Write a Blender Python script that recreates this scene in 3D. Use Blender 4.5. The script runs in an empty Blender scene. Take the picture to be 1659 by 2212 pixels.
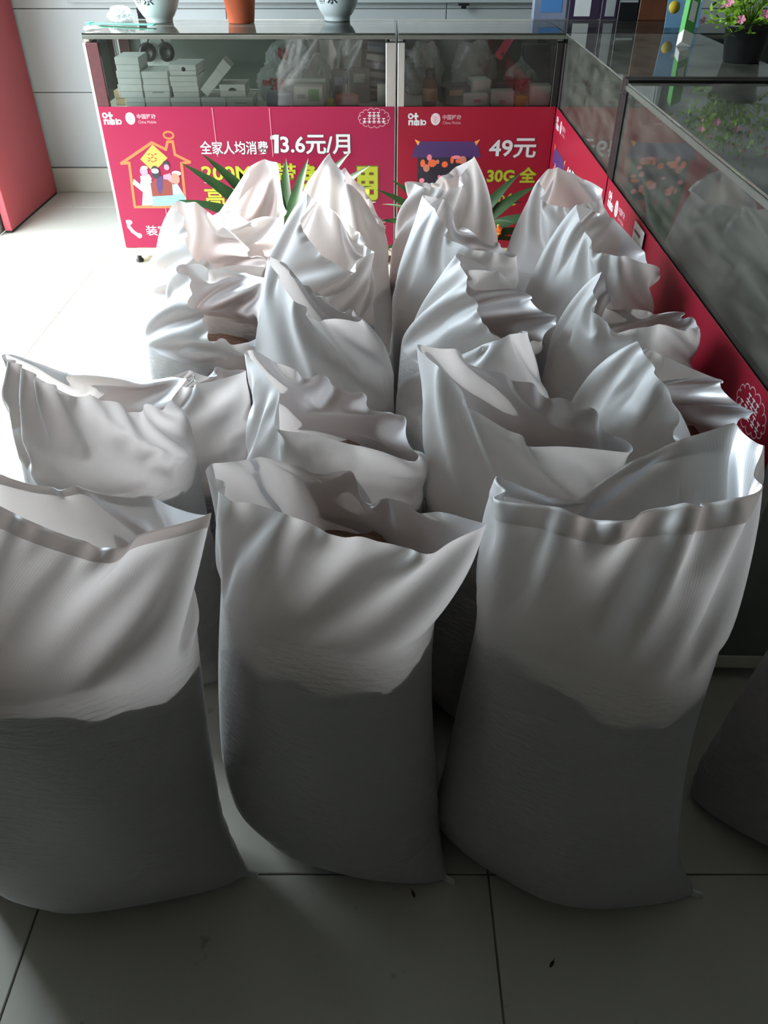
import bpy, bmesh, math, random
import numpy as np
from mathutils import Vector, Matrix, noise as mnoise

sc = bpy.context.scene
C = sc.collection
R = math.radians
random.seed(4)
rng = np.random.RandomState(7)

# ------------------------------------------------------------------ camera
CAM_H = 1.40
PITCH = R(37.7)
FPX = 1696.0
cam_d = bpy.data.cameras.new('camera')
cam_d.sensor_fit = 'VERTICAL'
cam_d.sensor_height = 36.0
cam_d.lens = 36.0 * FPX / 2212.0
cam_d.clip_start = 0.02
cam = bpy.data.objects.new('camera', cam_d)
cam.location = (0, 0, CAM_H)
cam.rotation_euler = (math.pi / 2 - PITCH, 0, 0)
C.objects.link(cam)
sc.camera = cam

# ------------------------------------------------------------------ daylight
W = bpy.data.worlds.new('sky')
sc.world = W
W.use_nodes = True
wn = W.node_tree.nodes
bg = wn['Background']
bg.inputs[0].default_value = (0.80, 0.92, 1.0, 1)
bg.inputs[1].default_value = 4.0

SUN_DIR = Vector((0.64, 0.04, -0.68)).normalized()
sd = bpy.data.lights.new('sun', 'SUN')
sd.energy = 3.4
sd.angle = R(0.6)
sd.color = (1.0, 0.97, 0.93)
sun = bpy.data.objects.new('sun', sd)
sun.rotation_euler = SUN_DIR.to_track_quat('-Z', 'Y').to_euler()
sun.location = (-6, 2, 6)
C.objects.link(sun)

# storefront opening in the left wall (daylight comes in here)
OY0, OY1, OZ = 1.92, 4.22, 3.00
LX = -2.06
pd = bpy.data.lights.new('opening_portal', 'AREA')
pd.shape = 'RECTANGLE'
pd.size = OY1 - OY0
pd.size_y = OZ
pd.cycles.is_portal = True
po = bpy.data.objects.new('opening_portal', pd)
po.location = (LX - 0.14, (OY0 + OY1) / 2, OZ / 2)
po.rotation_euler = Vector((1, 0, 0)).to_track_quat('-Z', 'Z').to_euler()
C.objects.link(po)

sc.view_settings.view_transform = 'Standard'
sc.view_settings.look = 'None'
sc.view_settings.gamma = 1.0
sc.view_settings.use_curve_mapping = False
sc.view_settings.exposure = 1.58
cy = sc.cycles
cy.use_denoising = True
cy.max_bounces = 10
cy.diffuse_bounces = 6
cy.glossy_bounces = 4
cy.transmission_bounces = 8
cy.transparent_max_bounces = 24
cy.caustics_reflective = False
cy.caustics_refractive = False
cy.sample_clamp_indirect = 8.0

# ------------------------------------------------------------------ helpers
_ct, _st = math.cos(PITCH), math.sin(PITCH)


def ray(px, py):
    u = (px - 829.5) / FPX
    v = (1106.0 - py) / FPX
    return u, _ct + v * _st, -_st + v * _ct


def atY(px, py, Y):
    x, y, z = ray(px, py)
    t = Y / y
    return Vector((x * t, Y, CAM_H + z * t))


def atZ(px, py, Z):
    x, y, z = ray(px, py)
    t = (Z - CAM_H) / z
    return Vector((x * t, y * t, Z))


def new_mat(name, color=(0.8, 0.8, 0.8), rough=0.5, metal=0.0, spec=0.5, noise=0.0, nscale=8.0, bump=0.0, bscale=60.0):
    m = bpy.data.materials.new(name)
    m.use_nodes = True
    nt = m.node_tree
    b = nt.nodes['Principled BSDF']
    b.inputs['Base Color'].default_value = (*color, 1)
    b.inputs['Roughness'].default_value = rough
    b.inputs['Metallic'].default_value = metal
    b.inputs['Specular IOR Level'].default_value = spec
    tc = nt.nodes.new('ShaderNodeTexCoord')
    if noise > 0:
        n = nt.nodes.new('ShaderNodeTexNoise')
        n.inputs['Scale'].default_value = nscale
        n.inputs['Detail'].default_value = 5
        nt.links.new(tc.outputs['Object'], n.inputs['Vector'])
        r = nt.nodes.new('ShaderNodeValToRGB')
        r.color_ramp.elements[0].position = 0.3
        r.color_ramp.elements[1].position = 0.7
        r.color_ramp.elements[0].color = (*[c * (1 - noise) for c in color], 1)
        r.color_ramp.elements[1].color = (*[min(1, c * (1 + noise * .6)) for c in color], 1)
        nt.links.new(n.outputs['Fac'], r.inputs['Fac'])
        nt.links.new(r.outputs['Color'], b.inputs['Base Color'])
    if bump > 0:
        n2 = nt.nodes.new('ShaderNodeTexNoise')
        n2.inputs['Scale'].default_value = bscale
        n2.inputs['Detail'].default_value = 3
        nt.links.new(tc.outputs['Object'], n2.inputs['Vector'])
        bp = nt.nodes.new('ShaderNodeBump')
        bp.inputs['Strength'].default_value = bump
        bp.inputs['Distance'].default_value = 0.004
        nt.links.new(n2.outputs['Fac'], bp.inputs['Height'])
        nt.links.new(bp.outputs['Normal'], b.inputs['Normal'])
    return m


def glass_mat(name, tint, refl=0.35, haze=0.0):
    m = bpy.data.materials.new(name)
    m.use_nodes = True
    nt = m.node_tree
    nt.nodes.clear()
    out = nt.nodes.new('ShaderNodeOutputMaterial')
    tr = nt.nodes.new('ShaderNodeBsdfTransparent')
    tr.inputs[0].default_value = (*tint, 1)
    gl = nt.nodes.new('ShaderNodeBsdfGlossy')
    gl.inputs['Roughness'].default_value = 0.03
    fr = nt.nodes.new('ShaderNodeFresnel')
    fr.inputs['IOR'].default_value = 1.5
    mx = nt.nodes.new('ShaderNodeMixShader')
    nt.links.new(fr.outputs[0], mx.inputs[0])
    last = tr
    if haze > 0:
        df = nt.nodes.new('ShaderNodeBsdfDiffuse')
        df.inputs[0].default_value = (0.50, 0.51, 0.43, 1)
        n = nt.nodes.new('ShaderNodeTexNoise')
        n.inputs['Scale'].default_value = 7
        n.inputs['Detail'].default_value = 6
        mr = nt.nodes.new('ShaderNodeMapRange')
        mr.inputs['From Min'].default_value = 0.3
        mr.inputs['From Max'].default_value = 0.75
        mr.inputs['To Min'].default_value = haze * 0.4
        mr.inputs['To Max'].default_value = haze * 1.6
        nt.links.new(n.outputs['Fac'], mr.inputs['Value'])
        m2 = nt.nodes.new('ShaderNodeMixShader')
        nt.links.new(mr.outputs[0], m2.inputs[0])
        nt.links.new(tr.outputs[0], m2.inputs[1])
        nt.links.new(df.outputs[0], m2.inputs[2])
        last = m2
    nt.links.new(last.outputs[0], mx.inputs[1])
    nt.links.new(gl.outputs[0], mx.inputs[2])
    nt.links.new(mx.outputs[0], out.inputs[0])
    return m


def film_mat(name, color, alpha):
    """thin crinkled plastic film: partly clear, partly milky, shiny"""
    m = bpy.data.materials.new(name)
    m.use_nodes = True
    nt = m.node_tree
    b = nt.nodes['Principled BSDF']
    b.inputs['Base Color'].default_value = (*color, 1)
    b.inputs['Roughness'].default_value = 0.2
    b.inputs['Alpha'].default_value = alpha
    return m


def obj(name, mesh, mat=None, parent=None, loc=None, rot=None):
    o = bpy.data.objects.new(name, mesh)
    C.objects.link(o)
    if mat is not None and len(mesh.materials) == 0:
        mesh.materials.append(mat)
    if parent is not None:
        o.parent = parent
    if loc is not None:
        o.location = loc
    if rot is not None:
        o.rotation_euler = rot
    return o


def from_bm(name, bm, mat=None, parent=None, smooth=False, **k):
    me = bpy.data.meshes.new(name)
    bm.normal_update()
    bm.to_mesh(me)
    bm.free()
    if smooth:
        me.polygons.foreach_set('use_smooth', [True] * len(me.polygons))
    return obj(name, me, mat, parent, **k)


def add_box(bm, x0, x1, y0, y1, z0, z1, bev=0.0):
    mtx = Matrix.Translation(((x0 + x1) / 2, (y0 + y1) / 2, (z0 + z1) / 2)) @ Matrix.Diagonal((abs(x1 - x0), abs(y1 - y0), abs(z1 - z0), 1))
    g = bmesh.ops.create_cube(bm, size=1, matrix=mtx)
    if bev > 0:
        es = list({e for v in g['verts'] for e in v.link_edges})
        bmesh.ops.bevel(bm, geom=es, offset=bev, segments=1, affect='EDGES')


def box(name, x0, x1, y0, y1, z0, z1, mat, parent=None, bev=0.0, **k):
    bm = bmesh.new()
    add_box(bm, x0, x1, y0, y1, z0, z1, bev)
    return from_bm(name, bm, mat, parent, **k)


def thing(name, label, cat, loc=(0, 0, 0), rot=(0, 0, 0), group=None):
    o = bpy.data.objects.new(name, None)
    o.empty_display_size = 0.05
    C.objects.link(o)
    o.location = loc
    o.rotation_euler = rot
    return tag(o, label, cat, group)


def tag(o, label, cat, group=None):
    o['label'] = label
    o['category'] = cat
    if group:
        o['group'] = group
    return o


def struct(o):
    o['kind'] = 'structure'
    return o


def lathe(name, prof, mat, parent=None, n=40, **k):
    bm = bmesh.new()
    rings = []
    for r, z in prof:
        if r < 1e-5:
            rings.append([bm.verts.new((0, 0, z))])
        else:
            rings.append([bm.verts.new((r * math.cos(2 * math.pi * i / n), r * math.sin(2 * math.pi * i / n), z)) for i in range(n)])
    for a, b in zip(rings, rings[1:]):
        for i in range(n):
            j = (i + 1) % n
            if len(a) == 1 and len(b) == 1:
                continue
            if len(a) == 1:
                bm.faces.new((a[0], b[j], b[i]))
            elif len(b) == 1:
                bm.faces.new((a[i], a[j], b[0]))
            else:
                bm.faces.new((a[i], a[j], b[j], b[i]))
    bmesh.ops.recalc_face_normals(bm, faces=bm.faces)
    return from_bm(name, bm, mat, parent, smooth=True, **k)


def tube(bm, pts, rad, n=8):
    pts = [Vector(p) for p in pts]
    rad = rad if isinstance(rad, (list, tuple)) else [rad] * len(pts)
    rings = []
    for i, p in enumerate(pts):
        d = (pts[min(i + 1, len(pts) - 1)] - pts[max(i - 1, 0)]).normalized()
        a = d.cross(Vector((0.31, 0.2, 0.93)))
        if a.length < 1e-4:
            a = d.cross(Vector((1, 0, 0)))
        a.normalize()
        b = d.cross(a)
        rings.append([bm.verts.new(p + rad[i] * (math.cos(2 * math.pi * k / n) * a + math.sin(2 * math.pi * k / n) * b)) for k in range(n)])
    for r0, r1 in zip(rings, rings[1:]):
        for k in range(n):
            bm.faces.new((r0[k], r0[(k + 1) % n], r1[(k + 1) % n], r1[k]))
    bm.faces.new(rings[0][::-1])
    bm.faces.new(rings[-1])


# ------------------------------------------------------------------ materials
M = {}
M['wall'] = new_mat('wall_paint', (0.30, 0.31, 0.30), 0.6, noise=0.04, nscale=2)
M['panel'] = new_mat('wall_panel', (0.47, 0.50, 0.50), 0.35, noise=0.05, nscale=3)
M['base'] = new_mat('baseboard_tile', (0.55, 0.54, 0.47), 0.35, noise=0.08, nscale=6)
M['ceil'] = new_mat('ceiling_paint', (0.32, 0.32, 0.30), 0.8)
M['redboard'] = new_mat('red_board', (0.40, 0.05, 0.065), 0.5, noise=0.08, nscale=3)
M['pave'] = new_mat('pavement', (0.45, 0.44, 0.42), 0.9, noise=0.1, nscale=1.5)
M['alu'] = new_mat('aluminium', (0.62, 0.62, 0.58), 0.35, metal=0.8, noise=0.08, nscale=12)
M['alu_dark'] = new_mat('dark_frame', (0.018, 0.012, 0.012), 0.5, spec=0.25)
M['alu_beige'] = new_mat('beige_frame', (0.50, 0.47, 0.38), 0.4, metal=0.3, noise=0.08, nscale=12)
M['rail'] = new_mat('grey_green_rail', (0.12, 0.125, 0.105), 0.45, metal=0.2, noise=0.1, nscale=12)
M['maroon'] = new_mat('maroon_trim', (0.085, 0.015, 0.018), 0.5, noise=0.2, nscale=40)
M['cream'] = new_mat('cream_trim', (0.75, 0.70, 0.58), 0.5)
M['inner'] = new_mat('cabinet_back', (0.22, 0.25, 0.22), 0.6, noise=0.15, nscale=5)
M['shelf'] = new_mat('shelf_board', (0.52, 0.54, 0.47), 0.5, noise=0.1, nscale=5)
M['glass'] = glass_mat('counter_glass', (0.95, 0.98, 0.965), haze=0.025)
M['cleartop'] = glass_mat('clear_top_glass', (0.95, 0.98, 0.965), haze=0.08)
M['sideglass'] = glass_mat('side_counter_glass', (0.90, 0.94, 0.92), haze=0.14)
M['topglass'] = glass_mat('counter_top_glass', (0.88, 0.93, 0.89), haze=0.30)
M['banner'] = new_mat('banner_print', (0.30, 0.012, 0.054), 0.4, spec=0.3, noise=0.04, nscale=4)
M['banner2'] = new_mat('banner_print_red', (0.29, 0.009, 0.028), 0.4, spec=0.3, noise=0.04, nscale=4)
M['white_print'] = new_mat('white_print', (0.66, 0.68, 0.68), 0.4)
M['pink_print'] = new_mat('pale_print', (0.62, 0.34, 0.38), 0.4)
M['grey_print'] = new_mat('outline_print', (0.10, 0.06, 0.06), 0.4)
M['yellow_print'] = new_mat('yellow_print', (0.42, 0.47, 0.03), 0.4)
M['green_print'] = new_mat('olive_outline_print', (0.13, 0.14, 0.01), 0.4)
M['orange_print'] = new_mat('orange_print', (0.88, 0.16, 0.05), 0.4)
M['gold_print'] = new_mat('gold_print', (0.90, 0.36, 0.07), 0.4)
M['brown_print'] = new_mat('brown_print', (0.22, 0.04, 0.03), 0.4)
M['blue_print'] = new_mat('blue_print', (0.22, 0.45, 0.70), 0.4)
M['sky_print'] = new_mat('sky_print', (0.35, 0.72, 0.88), 0.4)
M['dark_print'] = new_mat('dark_print', (0.03, 0.025, 0.04), 0.4)
M['skin_print'] = new_mat('skin_print', (0.62, 0.22, 0.16), 0.4)
M['purple_print'] = new_mat('purple_print', (0.07, 0.035, 0.14), 0.4)
M['rose_print'] = new_mat('rose_print', (0.85, 0.25, 0.33), 0.4)
M['whitebox'] = new_mat('white_card', (0.88, 0.89, 0.86), 0.45, noise=0.05, nscale=20)
M['card_grey'] = new_mat('grey_card', (0.42, 0.45, 0.45), 0.5)
M['card_dark'] = new_mat('dark_card', (0.04, 0.045, 0.05), 0.4)
M['card_tan'] = new_mat('tan_card', (0.50, 0.36, 0.20), 0.6)
M['card_red'] = new_mat('red_card', (0.55, 0.06, 0.06), 0.4)
M['card_yellow'] = new_mat('yellow_card', (0.75, 0.55, 0.05), 0.4)
M['card_green'] = new_mat('green_card', (0.10, 0.42, 0.10), 0.4)
M['card_blue'] = new_mat('blue_card', (0.10, 0.28, 0.62), 0.4)
M['card_pink'] = new_mat('pink_card', (0.85, 0.06, 0.16), 0.4)
M['card_purple'] = new_mat('purple_card', (0.05, 0.03, 0.07), 0.35)
M['card_lilac'] = new_mat('lilac_card', (0.27, 0.31, 0.42), 0.4, noise=0.15, nscale=14)
M['wood'] = new_mat('brown_wood', (0.16, 0.055, 0.025), 0.4, noise=0.25, nscale=9)
M['film'] = film_mat('plastic_film', (0.70, 0.76, 0.74), 0.45)
M['film_white'] = film_mat('milky_film', (0.74, 0.78, 0.77), 0.62)
M['black'] = new_mat('black_plastic', (0.012, 0.012, 0.014), 0.35)
M['ceramic'] = new_mat('white_ceramic', (0.66, 0.74, 0.73), 0.18)
M['terracotta'] = new_mat('terracotta', (0.50, 0.11, 0.045), 0.55, noise=0.1, nscale=9)
M['soil'] = new_mat('soil', (0.05, 0.035, 0.022), 0.95, bump=0.6, bscale=80)
M['leaf_dark'] = new_mat('strap_leaf', (0.028, 0.075, 0.022), 0.4, noise=0.3, nscale=14)
M['leaf_yel'] = new_mat('yellow_green_leaf', (0.22, 0.42, 0.03), 0.5, noise=0.3, nscale=20)
M['flower'] = new_mat('pink_flower', (0.80, 0.30, 0.42), 0.5)
M['redpot'] = new_mat('red_glaze', (0.60, 0.03, 0.03), 0.25)
M['mint'] = new_mat('mint_plastic', (0.02, 0.45, 0.24), 0.35)
M['orange_toy'] = new_mat('orange_glaze', (0.92, 0.22, 0.03), 0.25)
M['yellow_toy'] = new_mat('yellow_glaze', (0.92, 0.55, 0.08), 0.25)
M['bottle'] = new_mat('brown_bottle', (0.16, 0.06, 0.03), 0.15)
M['stone'] = new_mat('pale_stone', (0.75, 0.68, 0.52), 0.4, noise=0.2, nscale=30)
M['grain'] = new_mat('grain_filling', (0.30, 0.16, 0.11), 0.8, noise=0.4, nscale=160, bump=0.8, bscale=160)

# floor tile: glazed, faintly stained
fm = new_mat('floor_tile', (0.62, 0.60, 0.53), 0.34, noise=0.06, nscale=3)
nt = fm.node_tree
bs = nt.nodes['Principled BSDF']
src = bs.inputs['Base Color'].links[0].from_socket
geo = nt.nodes.new('ShaderNodeNewGeometry')
sn = nt.nodes.new('ShaderNodeTexNoise')
sn.inputs['Scale'].default_value = 14
sn.inputs['Detail'].default_value = 8
sn.inputs['Roughness'].default_value = 0.62
nt.links.new(geo.outputs['Position'], sn.inputs['Vector'])
sr = nt.nodes.new('ShaderNodeMapRange')
sr.inputs['From Min'].default_value = 0.645
sr.inputs['From Max'].default_value = 0.74
sr.inputs['To Max'].default_value = 0.7
nt.links.new(sn.outputs['Fac'], sr.inputs['Value'])
smx = nt.nodes.new('ShaderNodeMix')
smx.data_type = 'RGBA'
nt.links.new(sr.outputs[0], smx.inputs['Factor'])
nt.links.new(src, smx.inputs['A'])
smx.inputs['B'].default_value = (0.16, 0.11, 0.075, 1)
nt.links.new(smx.outputs['Result'], bs.inputs['Base Color'])
M['tile'] = fm
M['grout'] = new_mat('grout', (0.22, 0.21, 0.18), 0.8)


def sack_material(name, trans):
    """woven polypropylene: thin, half translucent, satin sheen, fine weave; grain dimples where it is filled"""
    m = bpy.data.materials.new(name)
    m.use_nodes = True
    nt = m.node_tree
    nt.nodes.clear()
    out = nt.nodes.new('ShaderNodeOutputMaterial')
    df = nt.nodes.new('ShaderNodeBsdfDiffuse')
    df.inputs[0].default_value = (0.92, 0.93, 0.925, 1)
    tl = nt.nodes.new('ShaderNodeBsdfTranslucent')
    tl.inputs[0].default_value = (0.95, 0.85, 0.81, 1)
    mx = nt.nodes.new('ShaderNodeMixShader')
    mx.inputs[0].default_value = trans
    gl = nt.nodes.new('ShaderNodeBsdfGlossy')
    gl.inputs['Roughness'].default_value = 0.46
    gl.inputs[0].default_value = (0.92, 0.95, 1.0, 1)
    lw = nt.nodes.new('ShaderNodeFresnel')
    lw.inputs['IOR'].default_value = 1.45
    m2 = nt.nodes.new('ShaderNodeMixShader')
    mul = nt.nodes.new('ShaderNodeMath')
    mul.operation = 'MULTIPLY_ADD'
    mul.inputs[1].default_value = 0.7
    mul.inputs[2].default_value = 0.04
    mul.use_clamp = True
    nt.links.new(lw.outputs[0], mul.inputs[0])
    nt.links.new(mul.outputs[0], m2.inputs[0])
    nt.links.new(df.outputs[0], mx.inputs[1])
    nt.links.new(tl.outputs[0], mx.inputs[2])
    nt.links.new(mx.outputs[0], m2.inputs[1])
    nt.links.new(gl.outputs[0], m2.inputs[2])
    nt.links.new(m2.outputs[0], out.inputs[0])
    # weave + grain bump
    uv = nt.nodes.new('ShaderNodeUVMap')
    uv.uv_map = 'UVMap'
    mp = nt.nodes.new('ShaderNodeMapping')
    mp.inputs['Rotation'].default_value = (0, 0, 0.35)
    nt.links.new(uv.outputs[0], mp.inputs[0])
    wv = nt.nodes.new('ShaderNodeTexWave')
    wv.wave_type = 'BANDS'
    wv.inputs['Scale'].default_value = 90
    wv.inputs['Distortion'].default_value = 1.0
    nt.links.new(mp.outputs[0], wv.inputs['Vector'])
    nz = nt.nodes.new('ShaderNodeTexNoise')
    nz.inputs['Scale'].default_value = 110
    nz.inputs['Detail'].default_value = 2
    mp2 = nt.nodes.new('ShaderNodeMapping')
    mp2.inputs['Rotation'].default_value = (0, 0, 0.6)
    mp2.inputs['Scale'].default_value = (0.45, 1.3, 1)
    nt.links.new(uv.outputs[0], mp2.inputs[0])
    nt.links.new(mp2.outputs[0], nz.inputs['Vector'])
    at = nt.nodes.new('ShaderNodeAttribute')
    at.attribute_name = 'filled'
    mm = nt.nodes.new('ShaderNodeMath')
    mm.operation = 'MULTIPLY'
    nt.links.new(nz.outputs['Fac'], mm.inputs[0])
    nt.links.new(at.outputs['Fac'], mm.inputs[1])
    ad = nt.nodes.new('ShaderNodeMath')
    ad.operation = 'MULTIPLY_ADD'
    nt.links.new(wv.outputs['Fac'], ad.inputs[0])
    ad.inputs[1].default_value = 0.02
    nt.links.new(mm.outputs[0], ad.inputs[2])
    bp = nt.nodes.new('ShaderNodeBump')
    bp.inputs['Strength'].default_value = 0.55
    bp.inputs['Distance'].default_value = 0.006
    nt.links.new(ad.outputs[0], bp.inputs['Height'])
    for n in (df, tl, gl):
        nt.links.new(bp.outputs['Normal'], n.inputs['Normal'])
    return m


M['sack'] = sack_material('woven_sack', 0.54)

# ------------------------------------------------------------------ the room
XR, YB, YF, ZC = 4.2, -6.0, 5.06, 3.2
fl = struct(box('floor', LX - 0.0, XR, YB, YF, -0.06, -0.004, M['grout']))
GX0, GY0, TS, GAP = 0.19, 0.73, 0.80, 0.0035
tile_cache = {}
ix0, ix1 = math.floor((LX - GX0) / TS), math.ceil((XR - GX0) / TS)
iy0, iy1 = math.floor((YB - GY0) / TS), math.ceil((YF - GY0) / TS)
for ix in range(ix0, ix1):
    for iy in range(iy0, iy1):
        x0, x1 = max(LX, GX0 + ix * TS), min(XR, GX0 + (ix + 1) * TS)
        y0, y1 = max(YB, GY0 + iy * TS), min(YF, GY0 + (iy + 1) * TS)
        if x1 - x0 < 0.02 or y1 - y0 < 0.02:
            continue
        key = (round(x1 - x0, 3), round(y1 - y0, 3))
        if key not in tile_cache:
            bm = bmesh.new()
            add_box(bm, -(x1 - x0) / 2 + GAP / 2, (x1 - x0) / 2 - GAP / 2, -(y1 - y0) / 2 + GAP / 2, (y1 - y0) / 2 - GAP / 2, -0.008, 0.0, 0.001)
            me = bpy.data.meshes.new('tile')
            bm.to_mesh(me)
            bm.free()
            me.materials.append(M['tile'])
            tile_cache[key] = me
        obj('tile', tile_cache[key], None, fl, loc=((x0 + x1) / 2, (y0 + y1) / 2, 0))

struct(box('ceiling', LX - 0.2, XR + 0.1, YB - 0.1, YF + 0.1, ZC, ZC + 0.1, M['ceil']))
struct(box('wall_right', XR, XR + 0.1, YB, YF, 0, ZC, M['wall']))
struct(box('wall_front', LX, XR, YB - 0.1, YB, 0, ZC, M['wall']))
bm = bmesh.new()
add_box(bm, LX - 0.15, LX, YB, OY0, 0, ZC)
add_box(bm, LX - 0.15, LX, OY1, YF, 0, ZC)
add_box(bm, LX - 0.15, LX, OY0, OY1, OZ, ZC)
struct(from_bm('wall_left', bm, M['wall']))
wb = struct(box('wall_back', LX, XR, YF, YF + 0.1, 0, ZC, M['wall']))
zz = [0.142, 0.548, 0.955, 1.36, 1.77, 2.18, 2.6, 3.19]
for za, zb in zip(zz, zz[1:]):
    for k in range(6):
        xa = LX + k * 1.2 + 0.002
        xb = min(XR, LX + (k + 1) * 1.2) - 0.002
        box('wall_panel', xa, xb, YF - 0.012, YF, za + 0.002, zb - 0.002, M['panel'], wb, bev=0.0012)
struct(box('baseboard_back', LX, XR, YF - 0.022, YF, 0.0, 0.138, M['base'], bev=0.002))
pv = struct(box('pavement', -14, LX - 0.15, -6, 12, -0.2, -0.03, M['pave']))

# tall red board standing along the left wall beside the back corner
rb = thing('partition_board', 'tall matt red board standing upright beside the pale back wall', 'board', (-2.02, 4.64, 0))
box('panel', -0.02, 0.018, -0.37, 0.37, 0.012, 1.9, M['redboard'], rb, bev=0.003)
box('plinth', -0.02, 0.014, -0.365, 0.365, 0.0, 0.012, M['alu_dark'], rb)

# white board on the back wall: only its lower rail is in view
wbd = thing('wall_board', 'white wall board with a grey lower rail on the back wall', 'board', (-0.15, YF - 0.02, 0.985))
box('sheet', -1.52, 1.7, -0.012, 0.006, 0.02, 0.95, M['whitebox'], wbd)
for nm, a in (('rail', (-1.55, 1.73, -0.03, 0.006, 0.0, 0.024)), ('rail', (-1.55, 1.73, -0.03, 0.006, 0.95, 0.975)),
              ('rail', (-1.55, -1.525, -0.03, 0.006, 0.024, 0.95)), ('rail', (1.705, 1.73, -0.03, 0.006, 0.024, 0.95))):
    box(nm, *a, M['card_grey'], wbd, bev=0.002)
p = atY(1002, 9, 5.0)
ck = thing('clip', 'small black clip hanging on the grey rail of the wall board', 'clip', (p.x, YF - 0.051, p.z - 0.008))
box('jaw', -0.03, 0.03, -0.008, 0.0, 0.0, 0.012, M['black'], ck, bev=0.002)
box('grip', -0.014, 0.014, -0.012, -0.004, -0.012, 0.003, M['black'], ck, bev=0.002)


# ------------------------------------------------------------------ woven sacks
NC = 48            # columns of the coarse cloth (doubled twice)
CIRC = 1.0         # fabric circumference of a sack laid flat 0.5 m wide


def periodic_up(P):
    """double a (rows, cols) periodic cloth grid in both directions"""
    r, n, _ = P.shape
    A = np.empty((r, 2 * n, 3), P.dtype)
    A[:, 0::2] = P
    A[:, 1::2] = (9 * (P + np.roll(P, -1, 1)) - np.roll(P, 1, 1) - np.roll(P, -2, 1)) / 16
    B = np.empty((2 * r - 1, 2 * n, 3), P.dtype)
    B[0::2] = A
    B[1::2] = (A[:-1] + A[1:]) / 2
    return B


def project(A, B, wA, wB, rest, k, lo=None):
    D = B - A
    d = np.sqrt((D * D).sum(-1, keepdims=True)) + 1e-9
    c = (d - rest) / d
    if lo is not None:
        c = np.minimum(c, 0)
    c = c * (k / (wA + wB + 1e-9))
    return A + wA * c * D, B - wB * c * D


def relax(P, w, h, v, iters, bend=0.12, shear=0.6):
    """h: rest length around, one per row (rows,1,1); v: rest length upward, one per column (1,cols,1)"""
    n = P.shape[0]
    va = np.roll(v, -1, 1)
    G = np.sqrt(h * h + ((v + va) / 2) ** 2)
    for it in range(iters):
        # around
        P[:, 0::2], P[:, 1::2] = project(P[:, 0::2], P[:, 1::2], w[:, 0::2], w[:, 1::2], h, 1.0)
        Bv = np.roll(P[:, 0::2], -1, 1)
        wB = np.roll(w[:, 0::2], -1, 1)
        a, b = project(P[:, 1::2], Bv, w[:, 1::2], wB, h, 1.0)
        P[:, 1::2] = a
        P[:, 0::2] = np.roll(b, 1, 1)
        # up
        for s in (0, 1):
            m = (n - s) // 2
            i0 = slice(s, s + 2 * m, 2)
            i1 = slice(s + 1, s + 1 + 2 * m, 2)
            P[i0], P[i1] = project(P[i0], P[i1], w[i0], w[i1], v, 1.0)
            for sh in (1, -1):
                g = G[i0] if sh == 1 else np.roll(G[i0], 1, 1)
                a, b = project(P[i0], np.roll(P[i1], -sh, 1), w[i0], np.roll(w[i1], -sh, 1), g, shear)
                P[i0] = a
                P[i1] = np.roll(b, sh, 1)
        # bending
        if bend > 0:
            a, b = project(P, np.roll(P, -2, 1), w, np.roll(w, -2, 1), 2 * h * 0.97, bend, lo=1)
            P += (a - P) * 0.5 + np.roll(b - np.roll(P, -2, 1), 2, 1) * 0.5
            a, b = project(P[:-2], P[2:], w[:-2], w[2:], 2 * v * 0.98, bend, lo=1)
            da, db = a - P[:-2], b - P[2:]
            P[:-2] += da * 0.5
            P[2:] += db * 0.5
    return P


def body_ring(th, z, s):
    """one horizontal section of the filled part, in sack coordinates"""
    zs = [0.0, 0.018, 0.05, 0.12, 0.22, 0.34, s['zk']]
    A = [0.226, 0.236, 0.226, 0.205, 0.190, 0.180, 0.168]
    B = [0.070, 0.098, 0.122, 0.142, 0.147, 0.145, 0.140]
    Pw = [1.45, 1.5, 1.65, 1.9, 2.1, 2.1, 2.05]
    k = s.get('a', 0.96)
    kb = s.get('b', 0.96)
    a = np.interp(z, zs, A) * k
    b = np.interp(z, zs, B) * kb
    pw = np.interp(z, zs, Pw)
    c, sn = np.cos(th), np.sin(th)
    x = a * np.sign(c) * np.abs(c) ** (2 / pw)
    y = b * np.sign(sn) * np.abs(sn) ** (2 / pw)
    # the two bottom ears differ
    ear = np.clip(1 - z / 0.12, 0, 1) ** 1.5
    x = np.where(x < 0, x * (1 - ear * (1 - s.get('earL', 0.80))), x * (1 + ear * (s.get('earR', 0.80) - 1)))
    lump = 0.006 * np.sin(3 * th + s['seed']) + 0.005 * np.sin(5 * th + 11 * z + 2 * s['seed'])
    fz = np.clip(z / 0.1, 0, 1)
    f = 1 + lump * fz / 0.16
    lx, ly = s.get('lean', (0, 0))
    t = min(1.0, z / s['zk'])
    return x * f + lx * t * t, y * f + ly * t * t


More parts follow.
